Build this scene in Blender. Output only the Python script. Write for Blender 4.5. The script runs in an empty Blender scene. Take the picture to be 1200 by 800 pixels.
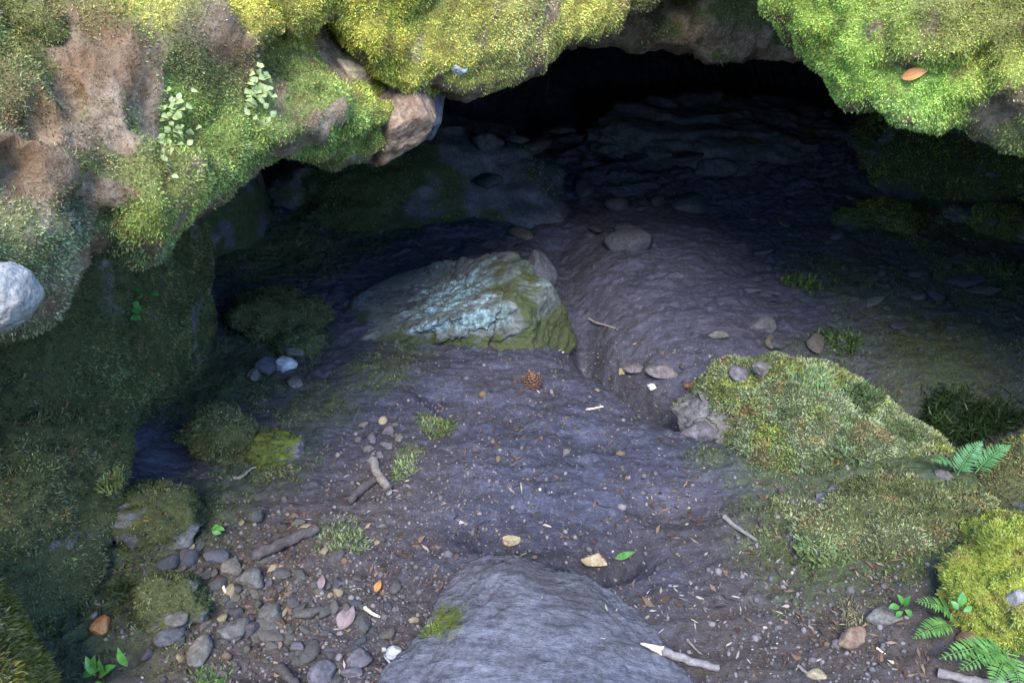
import bpy, bmesh, math, random
import numpy as np
from mathutils import Vector

random.seed(7)
RNG = np.random.default_rng(11)
S = bpy.context.scene
COL = S.collection
R = math.radians

# ------------------------------------------------------------------ camera
CAM = np.array([0.0, 0.0, 1.6]); PITCH = R(33); FPX = 867.0
FW = np.array([0, math.cos(PITCH), -math.sin(PITCH)]); UP = np.array([0, math.sin(PITCH), math.cos(PITCH)])
cd = bpy.data.cameras.new('camera'); co = bpy.data.objects.new('camera', cd); COL.objects.link(co)
co.location = CAM; co.rotation_euler = (math.pi/2 - PITCH, 0, 0)
cd.sensor_width = 36; cd.lens = FPX/1200*36; cd.clip_start = .02; cd.clip_end = 500
S.camera = co

def ray(px, py):
    return FW + UP*((400-py)/FPX) + np.array([(px-600)/FPX, 0, 0])
def at(px, py, dep):
    return CAM + ray(px, py)*dep
def fp(px, py, z=0.0):
    d = ray(px, py); return CAM + d*((z-CAM[2])/d[2])
def proj(P):
    q = P - CAM; dep = q@FW
    d = np.where(np.abs(dep) < 1e-6, 1e-6, dep)
    return 600+FPX*q[..., 0]/d, 400-FPX*(q@UP)/d, dep

# ------------------------------------------------------------------ noise
def _hash(ix, iy, iz, seed):
    h = (ix.astype(np.int64)*374761393 + iy.astype(np.int64)*668265263 + iz.astype(np.int64)*2147483647 + seed*1274126177) & 0xffffffff
    h = ((h ^ (h >> 13))*1274126177) & 0xffffffff
    return h ^ (h >> 16)
_g = RNG.normal(size=(256, 3)); _g /= np.linalg.norm(_g, axis=1)[:, None]
def perlin(P, seed=0):
    I = np.floor(P).astype(np.int64); f = P - I
    w = f*f*f*(f*(f*6-15)+10)
    out = 0
    for dx in (0, 1):
        wx = w[:, 0] if dx else 1-w[:, 0]
        for dy in (0, 1):
            wy = w[:, 1] if dy else 1-w[:, 1]
            for dz in (0, 1):
                wz = w[:, 2] if dz else 1-w[:, 2]
                g = _g[_hash(I[:, 0]+dx, I[:, 1]+dy, I[:, 2]+dz, seed) & 255]
                out = out + wx*wy*wz*((f-np.array([dx, dy, dz]))*g).sum(1)
    return out*1.5
def fbm(P, freq=1.0, octv=4, seed=0, gain=.5, ridged=False):
    o = 0; a = 1.0; P = P*freq + seed*7.31
    for k in range(octv):
        n = perlin(P, seed+k)
        if ridged: n = .5-np.abs(n)*1.4
        o = o + a*n; a *= gain; P = P*2.03+13.7
    return o
def sstep(a, b, x):
    t = np.clip((x-a)/(b-a), 0, 1); return t*t*(3-2*t)
def unit(v):
    return v/np.maximum(np.linalg.norm(v, axis=-1, keepdims=True), 1e-9)

# ------------------------------------------------------------------ mesh helpers
def mk(name, V, F, mat=None, parent=None, loc=None, attrs=None, smooth=True):
    V = np.asarray(V, float)
    if isinstance(F, np.ndarray): F = [F]
    F = [f for f in F if len(f)]
    loc = np.zeros(3) if loc is None else np.asarray(loc, float)
    me = bpy.data.meshes.new(name)
    me.vertices.add(len(V)); me.vertices.foreach_set('co', (V-loc).astype(np.float32).ravel())
    tot = sum(f.size for f in F); npoly = sum(len(f) for f in F)
    me.loops.add(tot); me.polygons.add(npoly)
    me.loops.foreach_set('vertex_index', np.concatenate([f.ravel() for f in F]).astype(np.int32))
    lt = np.concatenate([np.full(len(f), f.shape[1]) for f in F]); ls = np.concatenate([[0], np.cumsum(lt)[:-1]])
    me.polygons.foreach_set('loop_start', ls.astype(np.int32))
    if smooth: me.polygons.foreach_set('use_smooth', np.ones(npoly, bool))
    me.update(calc_edges=True); me.validate()
    for k, a in (attrs or {}).items():
        a = np.asarray(a, np.float32)
        if a.ndim == 1:
            at_ = me.attributes.new(k, 'FLOAT', 'POINT'); at_.data.foreach_set('value', a)
        else:
            at_ = me.attributes.new(k, 'FLOAT_COLOR', 'POINT')
            at_.data.foreach_set('color', np.concatenate([a, np.ones((len(a), 1), np.float32)], 1).ravel())
    o = bpy.data.objects.new(name, me); COL.objects.link(o)
    if mat: me.materials.append(mat)
    o.location = loc
    if parent is not None:
        o.parent = parent
        o.location = loc - np.array(parent.location)
    return o
def tag(o, label=None, cat=None, group=None, kind=None):
    if label: o['label'] = label
    if cat: o['category'] = cat
    if group: o['group'] = group
    if kind: o['kind'] = kind
    return o
def empty(name, loc, label, cat, group=None):
    o = bpy.data.objects.new(name, None); COL.objects.link(o); o.location = loc; o.empty_display_size = .05
    return tag(o, label, cat, group)
def grid_faces(n, m, wrap=False):
    i = np.arange(n-1)[:, None]; j = np.arange(m if wrap else m-1)[None]
    j2 = (j+1) % m
    return np.stack([i*m+j+0*i, (i+1)*m+j, (i+1)*m+j2, i*m+j2], -1).reshape(-1, 4)
def vnormals(V, F):
    a = V[F[:, 0]]; n = np.cross(V[F[:, 1]]-a, V[F[:, 2]]-a)
    if F.shape[1] == 4: n = np.cross(V[F[:, 2]]-a, V[F[:, 3]]-V[F[:, 1]])
    N = np.zeros_like(V)
    for k in range(F.shape[1]): np.add.at(N, F[:, k], n)
    return unit(N)

# ------------------------------------------------------------------ materials
def nt(name):
    m = bpy.data.materials.new(name); m.use_nodes = True; t = m.node_tree; t.nodes.clear()
    out = t.nodes.new('ShaderNodeOutputMaterial'); return m, t, out
def N(t, typ, **kw):
    n = t.nodes.new('ShaderNode'+typ)
    for k, v in kw.items():
        if hasattr(n, k) and not k[0].isupper(): setattr(n, k, v)
        else: n.inputs[k].default_value = v
    return n
def noise_node(t, vec, scale, detail=6, rough=.6, dist=0):
    n = N(t, 'TexNoise'); n.inputs['Scale'].default_value = scale; n.inputs['Detail'].default_value = detail
    n.inputs['Roughness'].default_value = rough; n.inputs['Distortion'].default_value = dist
    t.links.new(vec, n.inputs['Vector']); return n.outputs['Fac']
def ramp(t, fac, stops):
    r = N(t, 'ValToRGB'); e = r.color_ramp.elements
    while len(e) < len(stops): e.new(.5)
    for el, (p, c) in zip(e, stops): el.position = p; el.color = (*c, 1) if len(c) == 3 else c
    t.links.new(fac, r.inputs['Fac']); return r.outputs['Color']
def mix(t, fac, a, b, mode='MIX'):
    m = N(t, 'Mix', data_type='RGBA', blend_type=mode)
    for s, v in ((m.inputs[0], fac), (m.inputs[6], a), (m.inputs[7], b)):
        if isinstance(v, (int, float)): s.default_value = v
        elif isinstance(v, tuple): s.default_value = (*v, 1)
        else: t.links.new(v, s)
    return m.outputs[2]
def attr(t, name, out='Fac'):
    a = N(t, 'Attribute'); a.attribute_name = name; return a.outputs[out]
def mth(t, op, a, b=0.0, clamp=False):
    m = N(t, 'Math', operation=op, use_clamp=clamp)
    for s, v in ((m.inputs[0], a), (m.inputs[1], b)):
        if isinstance(v, (int, float)): s.default_value = v
        else: t.links.new(v, s)
    return m.outputs[0]
def bump(t, h, strength, dist, nrm=None):
    b = N(t, 'Bump'); b.inputs['Strength'].default_value = strength; b.inputs['Distance'].default_value = dist
    t.links.new(h, b.inputs['Height'])
    if nrm: t.links.new(nrm, b.inputs['Normal'])
    return b.outputs['Normal']
def pbsdf(t, out, col, rough=.9, nrm=None, spec=.25):
    p = N(t, 'BsdfPrincipled'); p.inputs['Roughness'].default_value = rough; p.inputs['Specular IOR Level'].default_value = spec
    if isinstance(col, tuple): p.inputs['Base Color'].default_value = (*col, 1)
    else: t.links.new(col, p.inputs['Base Color'])
    if nrm: t.links.new(nrm, p.inputs['Normal'])
    t.links.new(p.outputs[0], out.inputs['Surface']); return p

def rock_mat(name, c1, c2, c3, rough=.85, bumpk=.6, sc=1.0, streak=None, mossc=((.035, .05, .012), (.11, .125, .02)), lich=None, under=False):
    m, t, out = nt(name)
    tc = N(t, 'TexCoord'); v = tc.outputs['Object']
    if streak:
        mp = N(t, 'Mapping'); mp.inputs['Scale'].default_value = streak; t.links.new(v, mp.inputs['Vector']); vs = mp.outputs[0]
    else: vs = v
    n1 = noise_node(t, vs, 9*sc, 8, .65, .6); n2 = noise_node(t, v, 46*sc, 6, .7); n3 = noise_node(t, vs, 130*sc, 4, .6)
    c = ramp(t, n1, [(.3, c1), (.52, c2), (.72, c3)])
    c = mix(t, mth(t, 'MULTIPLY', ramp(t, n2, [(.42, (0, 0, 0)), (.7, (1, 1, 1))]), .5), c, tuple(min(1, x*1.5) for x in c3))
    c = mix(t, mth(t, 'MULTIPLY', ramp(t, n3, [(.3, (1, 1, 1)), (.5, (0, 0, 0))]), .55), c, tuple(x*.5 for x in c1))
    nd = noise_node(t, v, 3.4*sc, 7, .72, .8)
    c = mix(t, mth(t, 'MULTIPLY', ramp(t, nd, [(.47, (0, 0, 0)), (.62, (1, 1, 1))]), .62), c, tuple(q*w for q, w in zip(c1, (1.0, .85, .72))))
    if lich:
        lf = mth(t, 'MULTIPLY', attr(t, 'lichen'), ramp(t, mix(t, .5, n1, n2), [(.36, (0, 0, 0)), (.54, (1, 1, 1))]))
        lc = ramp(t, n2, [(.35, lich[0]), (.55, lich[1]), (.7, lich[2])])
        c = mix(t, lf, c, lc)
    mf = mth(t, 'ADD', attr(t, 'moss'), mth(t, 'MULTIPLY', mth(t, 'SUBTRACT', n2, .5), 1.0))
    mf = ramp(t, mf, [(.43, (0, 0, 0)), (.57, (1, 1, 1))])
    mc = ramp(t, n2, [(.3, mossc[0]), (.7, mossc[1])])
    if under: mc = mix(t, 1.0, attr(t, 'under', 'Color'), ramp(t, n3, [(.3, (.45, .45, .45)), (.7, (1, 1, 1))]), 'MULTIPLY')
    c = mix(t, mf, c, mc)
    c = mix(t, mth(t, 'MULTIPLY', attr(t, 'earth'), .9), c, ramp(t, n2, [(.3, (.065, .034, .016)), (.7, (.18, .105, .055))]))
    nr = bump(t, n1, bumpk*.8, .02); nr = bump(t, n2, bumpk, .006, nr); nr = bump(t, n3, bumpk*.8, .0025, nr)
    pbsdf(t, out, c, rough, nr); return m

def soil_mat():
    m, t, out = nt('damp_cave_soil')
    tc = N(t, 'TexCoord'); v = tc.outputs['Object']
    mp = N(t, 'Mapping'); mp.inputs['Rotation'].default_value = (0, 0, R(-14)); mp.inputs['Scale'].default_value = (.5, 1.7, 1)
    t.links.new(v, mp.inputs['Vector']); vs = mp.outputs[0]
    n0 = noise_node(t, v, 2.2, 6, .6, .3); n1 = noise_node(t, vs, 14, 8, .65, 1.2); n2 = noise_node(t, v, 70, 6, .7); n3 = noise_node(t, vs, 190, 4, .65)
    c = ramp(t, n1, [(.30, (.016, .0165, .027)), (.5, (.041, .043, .071)), (.70, (.088, .094, .152))])
    c = mix(t, mth(t, 'MULTIPLY', ramp(t, n0, [(.4, (0, 0, 0)), (.65, (1, 1, 1))]), .3), c, (.056, .048, .052))
    c = mix(t, mth(t, 'MULTIPLY', ramp(t, n3, [(.28, (1, 1, 1)), (.46, (0, 0, 0))]), .7), c, (.013, .011, .012))
    c = mix(t, mth(t, 'MULTIPLY', ramp(t, n2, [(.55, (0, 0, 0)), (.72, (1, 1, 1))]), .6), c, (.17, .165, .20))
    brown = attr(t, 'brown'); c = mix(t, mth(t, 'MULTIPLY', brown, .75), c, mix(t, n2, (.040, .026, .014), (.115, .085, .055)))
    mf = mth(t, 'ADD', attr(t, 'moss'), mth(t, 'MULTIPLY', mth(t, 'SUBTRACT', n2, .5), 1.2))
    mf = mth(t, 'MULTIPLY', ramp(t, mf, [(.32, (0, 0, 0)), (.75, (1, 1, 1))]), .85)
    c = mix(t, mf, c, ramp(t, n2, [(.3, (.022, .034, .014)), (.7, (.085, .115, .036))]))
    nr = bump(t, n1, .8, .025); nr = bump(t, n2, .85, .008, nr); nr = bump(t, n3, .9, .004, nr)
    p = pbsdf(t, out, c, .82, nr, .3); return m

def blade_mat(name='moss_shoots', trans=.35):
    m, t, out = nt(name)
    c = attr(t, 'Col', 'Color')
    ge = N(t, 'NewGeometry'); vm = N(t, 'VectorMath', operation='MULTIPLY'); t.links.new(attr(t, 'lean', 'Vector'), vm.inputs[0]); vm.inputs[1].default_value = (1.3, 1.3, 1.3)
    va = N(t, 'VectorMath', operation='ADD'); t.links.new(ge.outputs['Normal'], va.inputs[0]); t.links.new(vm.outputs[0], va.inputs[1])
    vn = N(t, 'VectorMath', operation='NORMALIZE'); t.links.new(va.outputs[0], vn.inputs[0])
    d = N(t, 'BsdfDiffuse'); t.links.new(vn.outputs[0], d.inputs['Normal']); tr = N(t, 'BsdfTranslucent'); mx = N(t, 'MixShader'); mx.inputs[0].default_value = trans
    t.links.new(c, d.inputs['Color']); t.links.new(c, tr.inputs['Color'])
    t.links.new(d.outputs[0], mx.inputs[1]); t.links.new(tr.outputs[0], mx.inputs[2])
    g = N(t, 'BsdfGlossy'); g.inputs['Roughness'].default_value = .5; g.inputs['Color'].default_value = (.5, .5, .5, 1)
    m2 = N(t, 'MixShader'); m2.inputs[0].default_value = .05
    t.links.new(mx.outputs[0], m2.inputs[1]); t.links.new(g.outputs[0], m2.inputs[2])
    t.links.new(m2.outputs[0], out.inputs['Surface']); return m
def leaf_mat(name, c1, c2, trans=.3, rough=.45):
    m, t, out = nt(name)
    tc = N(t, 'TexCoord'); n = noise_node(t, tc.outputs['Object'], 60, 4, .6)
    c = ramp(t, n, [(.3, c1), (.7, c2)])
    p = N(t, 'BsdfPrincipled'); t.links.new(c, p.inputs['Base Color']); p.inputs['Roughness'].default_value = rough
    tr = N(t, 'BsdfTranslucent'); t.links.new(c, tr.inputs['Color'])
    mx = N(t, 'MixShader'); mx.inputs[0].default_value = trans
    t.links.new(p.outputs[0], mx.inputs[1]); t.links.new(tr.outputs[0], mx.inputs[2]); t.links.new(mx.outputs[0], out.inputs['Surface'])
    return m
def wood_mat(name, c1, c2, sc=1.0):
    m, t, out = nt(name)
    tc = N(t, 'TexCoord'); v = tc.outputs['Object']
    n = noise_node(t, v, 60*sc, 6, .7, 1.0); n2 = noise_node(t, v, 220*sc, 4, .6)
    c = ramp(t, n, [(.3, c1), (.65, c2)]); c = mix(t, mth(t, 'MULTIPLY', n2, .4), c, c1)
    nr = bump(t, n, .7, .004); nr = bump(t, n2, .6, .002, nr)
    pbsdf(t, out, c, .85, nr, .2); return m

M = {}
M['soil'] = soil_mat()
M['blade'] = blade_mat()
M['grey'] = rock_mat('grey_stone', (.032, .030, .030), (.082, .077, .075), (.16, .155, .15))
M['brown'] = rock_mat('brown_stone', (.065, .038, .025), (.155, .10, .068), (.28, .215, .165))
M['yrock'] = rock_mat('yellow_mossy_rock', (.07, .065, .06), (.14, .13, .12), (.26, .25, .24), mossc=((.08, .09, .012), (.20, .22, .03)))
M['pbs'] = rock_mat('smooth_pale_stone', (.11, .10, .095), (.20, .19, .185), (.31, .30, .295))
M['tan'] = rock_mat('tan_stone', (.15, .115, .07), (.27, .22, .14), (.40, .34, .23))
M['pale'] = rock_mat('pale_blue_stone', (.20, .21, .24), (.38, .40, .44), (.58, .6, .64))
M['rubble'] = rock_mat('rubble_stone', (.045, .04, .037), (.105, .094, .085), (.20, .18, .16))
M['violet'] = rock_mat('violet_grey_stone', (.038, .033, .038), (.09, .081, .094), (.165, .152, .172))
M['dark'] = rock_mat('dark_cave_rock', (.030, .031, .038), (.062, .064, .078), (.115, .118, .14), mossc=((.020, .030, .014), (.056, .070, .028)))
M['rust'] = rock_mat('rust_stone', (.16, .06, .02), (.32, .15, .06), (.42, .24, .12))
M['pink'] = rock_mat('pinkish_stone', (.16, .10, .085), (.28, .20, .175), (.40, .32, .29))
M['earth'] = rock_mat('reddish_earth', (.07, .03, .016), (.15, .075, .045), (.24, .14, .09))
M['olive'] = rock_mat('mossy_bedrock', (.045, .043, .045), (.10, .096, .102), (.19, .185, .195), mossc=((.020, .024, .010), (.060, .068, .026)))
M['brow'] = rock_mat('mossy_cliff_rock', (.07, .044, .026), (.15, .105, .068), (.30, .24, .18), mossc=((.02, .026, .004), (.075, .08, .012)), under=True, bumpk=1.5)
M['slab'] = rock_mat('grey_mud_coated_slab', (.050, .048, .058), (.106, .104, .124), (.175, .173, .198), streak=(.8, 3.0, 2.4), bumpk=1.0, sc=1.3)
M['central'] = rock_mat('layered_rock', (.036, .040, .038), (.085, .095, .092), (.155, .168, .165), streak=(.6, 1.6, 3.5), bumpk=.9,
                        lich=((.09, .145, .155), (.19, .29, .32), (.44, .56, .61)), mossc=((.03, .038, .018), (.07, .082, .036)))
M['twig'] = wood_mat('weathered_twig', (.10, .085, .08), (.25, .22, .21))
M['bark'] = wood_mat('dark_bark', (.03, .024, .024), (.10, .085, .085))
M['palewood'] = wood_mat('pale_split_wood', (.34, .28, .2), (.66, .58, .46))
M['cone'] = wood_mat('cone_scale', (.07, .036, .022), (.22, .12, .085), 2)
M['fern'] = leaf_mat('fern_leaflet', (.05, .13, .03), (.16, .32, .07), .3)
M['fernblue'] = leaf_mat('shaded_fern_leaflet', (.05, .15, .05), (.14, .31, .12), .25)
M['seedling'] = leaf_mat('seedling_leaf', (.04, .16, .03), (.12, .32, .07), .3)
M['rosette'] = leaf_mat('rosette_leaf', (.14, .19, .07), (.34, .40, .18), .25)
M['stem'] = leaf_mat('reddish_stem', (.10, .05, .03), (.2, .1, .06), .1)
M['deadleaf'] = leaf_mat('dead_leaf', (.13, .085, .09), (.27, .2, .2), .1, .7)
M['orangeleaf'] = leaf_mat('orange_dead_leaf', (.28, .09, .015), (.5, .2, .04), .1, .6)
M['chip'] = wood_mat('wood_chip', (.22, .19, .16), (.55, .5, .44))

# ------------------------------------------------------------------ cave floor height
def seg_dist(x, y, pts):
    d = np.full(x.shape, 1e9); tt = np.zeros(x.shape)
    L = 0; n = len(pts)-1
    for k in range(n):
        ax, ay = pts[k][:2]; bx, by = pts[k+1][:2]
        vx, vy = bx-ax, by-ay; t = np.clip(((x-ax)*vx+(y-ay)*vy)/(vx*vx+vy*vy), 0, 1)
        q = np.hypot(x-ax-t*vx, y-ay-t*vy); mk_ = q < d; d = np.where(mk_, q, d); tt = np.where(mk_, (k+t)/n, tt)
    return d, tt
def g2(x, y, px, py, rx, ry, rot=0.0, p=2):
    c = fp(px, py); dx, dy = x-c[0], y-c[1]; a = R(rot)
    u = (dx*math.cos(a)+dy*math.sin(a))/rx; w = (-dx*math.sin(a)+dy*math.cos(a))/ry
    return np.exp(-(u*u+w*w)**(p/2))
DITCH = [fp(*q) for q in ((655, 285), (672, 340), (700, 392), (800, 455), (930, 470), (1080, 480), (1300, 500))]
def H(x, y, fine=True):
    x = np.asarray(x, float); y = np.asarray(y, float); sh = x.shape; x = x.ravel(); y = y.ravel()
    P = np.stack([x, y, np.zeros_like(x)], 1)
    inn = np.exp(-(np.maximum(0, np.hypot(x, (y-2.5)*.8)-3.5)/2)**2)
    h = .035*fbm(P, 1.3, 3, 3)
    d, t = seg_dist(x, y, DITCH)
    h -= (.08+.30*t)*np.exp(-(d/(.085+.20*t))**2)
    h -= .17*np.exp(-(d/.05)**2)*sstep(.2, .3, t)*sstep(.62, .5, t)
    h += .05*g2(x, y, 735, 450, .22, .10, -20)
    h += .07*g2(x, y, 800, 325, .75, .45, -15, 3)                     # dirt ramp behind the ditch
    h -= .30*g2(x, y, 645, 626, .22, .085, -14, 3)                        # hollow behind the front slab
    h -= .16*g2(x, y, 552, 484, .18, .055, -28, 3)                        # scoop
    h -= .08*g2(x, y, 780, 590, .13, .07); h -= .05*g2(x, y, 690, 520, .12, .05, -20)
    h += .05*g2(x, y, 640, 545, .5, .25)
    h += .06*g2(x, y, 450, 450, .35, .2)
    h += .22*sstep(1.0, 1.9, -x)*sstep(3.5, 1.5, y) + .30*sstep(1.5, 2.6, -x)*sstep(1.5, 3, y)
    h += .16*sstep(.55, 1.35, x)*sstep(2.15, 1.7, y)*sstep(0.2, 1.3, y)   # right bank
    h += .9*sstep(4.9, 6.9, y)**1.5 + .35*sstep(2.6, 4.2, x)
    h += .10*sstep(3.9, 4.6, y)*sstep(-.2, .3, x)
    h += ((3.6+1.1*sstep(.35, -.25, x)-1.3*sstep(-.5, -1.2, x))*sstep(2.3, 1.2, np.abs(x+.2))+.25)*sstep(-1.0, -2.6, y)*sstep(30, 12, np.abs(x)) + .10*np.maximum(-y-6, 0)  # unseen bank behind the camera, added to shade the floor but not the brow
    if fine:
        W = np.stack([x*.55+y*.2, y*1.6-x*.3, np.zeros_like(x)], 1)
        h += .024*fbm(P, 3.2, 3, 5)*inn + .006*fbm(W, 9, 4, 9, .65, True)*inn + .006*fbm(P, 13, 4, 17, .6, True)*inn + .009*fbm(P, 34, 3, 21, .6)*inn
        rub = np.clip(g2(x, y, 250, 700, .45, .5, 0, 3)+g2(x, y, 440, 510, .16, .12), 0, 1)
        h += rub*.022*np.abs(fbm(P, 17, 3, 31))
        back = sstep(3.6, 4.4, y)*sstep(-.3, .4, x)
        h += back*.06*fbm(W, 4.5, 4, 41, .6, True)*inn
    h -= .012
    return h.reshape(sh)

def axis(lo, hi, step, far, n):
    k = np.geomspace(step, far, n).cumsum(); k = k/k[-1]*far
    return np.concatenate([lo-k[::-1], np.arange(lo, hi, step), hi+k])
XS = axis(-2.3, 2.9, .0095, 58, 26); YS = axis(.75, 4.9, .0095, 58, 26)
gx, gy = np.meshgrid(XS, YS, indexing='ij'); gz = H(gx, gy)
FV = np.stack([gx.ravel(), gy.ravel(), gz.ravel()], 1); FF = grid_faces(len(XS), len(YS))
def spots(P, lst):
    o = np.zeros(len(P))
    for px, py, r, w in lst:
        c = fp(px, py); o = np.maximum(o, w*np.exp(-(((P[:, 0]-c[0])**2+(P[:, 1]-c[1])**2)/(r*r))))
    return o
FMOSS = [(440, 445, .22, .62), (370, 480, .25, .6), (330, 400, .3, .65), (250, 440, .4, .8), (310, 540, .22, .75), (230, 600, .25, .7),
         (470, 415, .2, .6), (180, 640, .2, .7), (330, 290, .5, .8), (420, 260, .5, .6), (1000, 330, .45, .62), (1100, 400, .5, .7), (1150, 330, .5, .7), (980, 420, .35, .5), (1100, 260, .6, .8),
         (960, 640, .26, .95), (1000, 600, .3, .9), (890, 640, .14, .6), (930, 690, .14, .65), (1060, 560, .3, .95), (1120, 650, .3, 1), (1120, 690, .16, 1), (1180, 600, .3, 1), (830, 540, .12, .6), (900, 600, .14, .7), (900, 560, .18, .75), (940, 520, .3, .9), (1050, 680, .14, .75), (600, 500, .05, .3),
         (150, 730, .3, .6), (60, 700, .4, .9), (390, 630, .1, .6), (500, 500, .06, .7), (480, 540, .07, .7)]
fm = spots(FV, FMOSS)
fm = np.where(FV[:, 1] < .6, .8, fm)*1.0
fb = spots(FV, [(300, 740, .3, 1), (250, 690, .25, 1), (900, 740, .35, .8), (1000, 740, .35, 1), (860, 760, .25, .9), (930, 660, .25, .9), (800, 620, .2, .5), (300, 700, .4, .9), (420, 720, .22, .8), (200, 760, .35, .9), (1080, 780, .3, 1), (430, 600, .25, .6), (1100, 320, .5, .5), (720, 790, .2, .3)])
fb = np.where(FV[:, 1] < .7, .9, fb)
floor = mk('ground', FV, FF, M['soil'], attrs={'moss': fm, 'brown': fb}); tag(floor, kind='structure')

# ------------------------------------------------------------------ cave roof and hillside (terrain)
LIP = np.array([(-9, .9), (-1.3, .9), (-1.2, .9), (-.83, 1.02), (-.78, 1.26), (-.53, 1.63), (-.3, 1.85), (0, 2.06), (.3, 2.3), (.7, 2.4), (1.0, 1.9), (1.3, 1.65), (1.8, 1.1), (2, .95), (9, .95)])
def roof_grid():
    xs = np.linspace(-3.2, 5.0, 190); n = 120
    V = []
    for x in xs:
        y0 = np.interp(x, LIP[:, 0], LIP[:, 1])+.30
        y = y0+(7.6-y0)*np.linspace(0, 1, n)**1.2
        V.append(np.stack([np.full(n, x), y, np.zeros(n)], 1))
    V = np.concatenate(V)
    z = 1.28+.10*fbm(V, .9, 3, 51)+.05*fbm(V, 3.2, 4, 52, .55, True)
    z -= .55*sstep(2.6, 5.5, V[:, 1])
    z -= 1.9*sstep(5.6, 7.3, V[:, 1]) + 2.0*sstep(1.75, 3.0, -V[:, 0]) + 2.2*sstep(3.3, 4.8, V[:, 0])
    V[:, 2] = z
    V[:, 1] += .25*fbm(V*np.array([1, .3, 1]), 1.6, 4, 55)*sstep(4.8, 5.6, V[:, 1])
    return V, grid_faces(190, n)
rv, rf = roof_grid()
tag(mk('cave_roof', rv, rf, M['dark'], attrs={'moss': np.zeros(len(rv))}), kind='structure')
def hill_grid():
    xs = np.concatenate([np.linspace(-60, -4, 24), np.linspace(-3.6, 3.8, 90), np.linspace(4.2, 60, 24)]); n = 70
    V = []
    for x in xs:
        inside = sstep(-1.45, -1.25, x)*(1-sstep(1.75, 2.0, x))
        y0 = np.interp(x, LIP[:, 0], LIP[:, 1])+.45*inside-.25*(1-inside)
        z0 = -.4*(1-inside)+1.72*inside
        s = np.linspace(0, 1, n)**2*45
        steep = (1-inside)*2.3*sstep(0, 1.1, s)
        V.append(np.stack([np.full(n, x), y0+s, z0+steep+.55*s/(1+s*.02)], 1))
    V = np.concatenate(V); V[:, 2] += .12*fbm(V, 1.2, 4, 61)
    return V, grid_faces(len(xs), n)
hv, hf = hill_grid()
tag(mk('hillside', hv, hf, M['olive'], attrs={'moss': np.full(len(hv), .9)}), kind='structure')

# ------------------------------------------------------------------ rocks
_ico = {}
def ico(sub):
    if sub not in _ico:
        bm = bmesh.new(); bmesh.ops.create_icosphere(bm, subdivisions=sub, radius=1)
        v = np.array([x.co[:] for x in bm.verts]); f = np.array([[q.index for q in p.verts] for p in bm.faces]); bm.free()
        _ico[sub] = (unit(v), f)
    return _ico[sub]
def rotm(rx, ry, rz):
    a, b, c = R(rx), R(ry), R(rz)
    X = np.array([[1, 0, 0], [0, math.cos(a), -math.sin(a)], [0, math.sin(a), math.cos(a)]])
    Y = np.array([[math.cos(b), 0, math.sin(b)], [0, 1, 0], [-math.sin(b), 0, math.cos(b)]])
    Z = np.array([[math.cos(c), -math.sin(c), 0], [math.sin(c), math.cos(c), 0], [0, 0, 1]])
    return Z@Y@X
def rock_geo(radii, seed, sub=4, lump=.30, pl=None, cleft=None, facet=.6, amp=.07, freq=2.2, planes=18, p=14, strata=0.0, sfreq=9.0, sdir=(0, .25, 1), rot=(0, 0, 0)):
    d, f = ico(sub); r_ = np.random.default_rng(seed)
    n = unit(r_.normal(size=(planes, 3))); h = r_.uniform(.72, 1.0, planes)
    if pl is not None:
        n = unit(np.array([q_[:3] for q_ in pl], float)); h = np.array([q_[3] for q_ in pl], float)
    q = np.maximum(d@n.T, 0)/h
    rr = ((q**p).sum(1)+1e-9)**(-1/p); rr = np.minimum(rr, 1.25 if pl is None else .7)
    r = facet*rr+(1-facet)
    r = r+amp*fbm(d+seed*.37, freq, 4, seed % 97)
    if sub >= 5: r = r+amp*lump*fbm(d+seed*.11, freq*4.5, 4, (seed+7) % 97, .55, True)
    V = d*r[:, None]*np.asarray(radii)
    if strata:
        sd = np.asarray(sdir, float); sd /= np.linalg.norm(sd)
        ph = (V@sd)*sfreq/np.mean(radii)+.9*fbm(V/np.mean(radii), 1.1, 3, seed % 89)
        w = ph-np.floor(ph)
        V = V+d*(strata*np.mean(radii)*(sstep(0, .25, w)*(1-.75*w)-.4)*(.55+.9*fbm(V/np.mean(radii), 1.4, 2, seed % 83))*(1 if pl is None else .15+.85*sstep(.28, .17, V[:, 0])))[:, None]
    if cleft:
        for cx, wd, dp in cleft:
            V = V*(1-dp*np.exp(-((V[:, 0]-cx-.25*V[:, 2]-.02*fbm(V, 14, 2, 8))/wd)**2)*sstep(.15, -.1, V[:, 1]))[:, None]
    return V@rotm(*rot).T, f
ROCKS = []     # (object, verts, faces) for moss scattering
def boulder(name, label, cat, c, radii, mat, seed, sub=6, moss=None, attrs=None, group=None, **kw):
    V, f = rock_geo(radii, seed, sub, **kw); V = V+np.asarray(c)
    base = np.array([c[0], c[1], V[:, 2].min()])
    nz = vnormals(V, f)
    if moss is None: m = np.zeros(len(V))
    elif callable(moss): m = moss(V, nz)
    else: m = np.clip(moss+.35*nz[:, 2]+.9*fbm(V, 5, 3, seed % 71), 0, 1)
    a = {'moss': m}
    if attrs: a.update(attrs(V, nz))
    o = mk(name, V, f, M[mat], loc=base, attrs=a); tag(o, label, cat, group)
    o_ = dict(o=o, V=V, F=f, N=nz, m=m); ROCKS.append(o_)
    return o_

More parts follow.
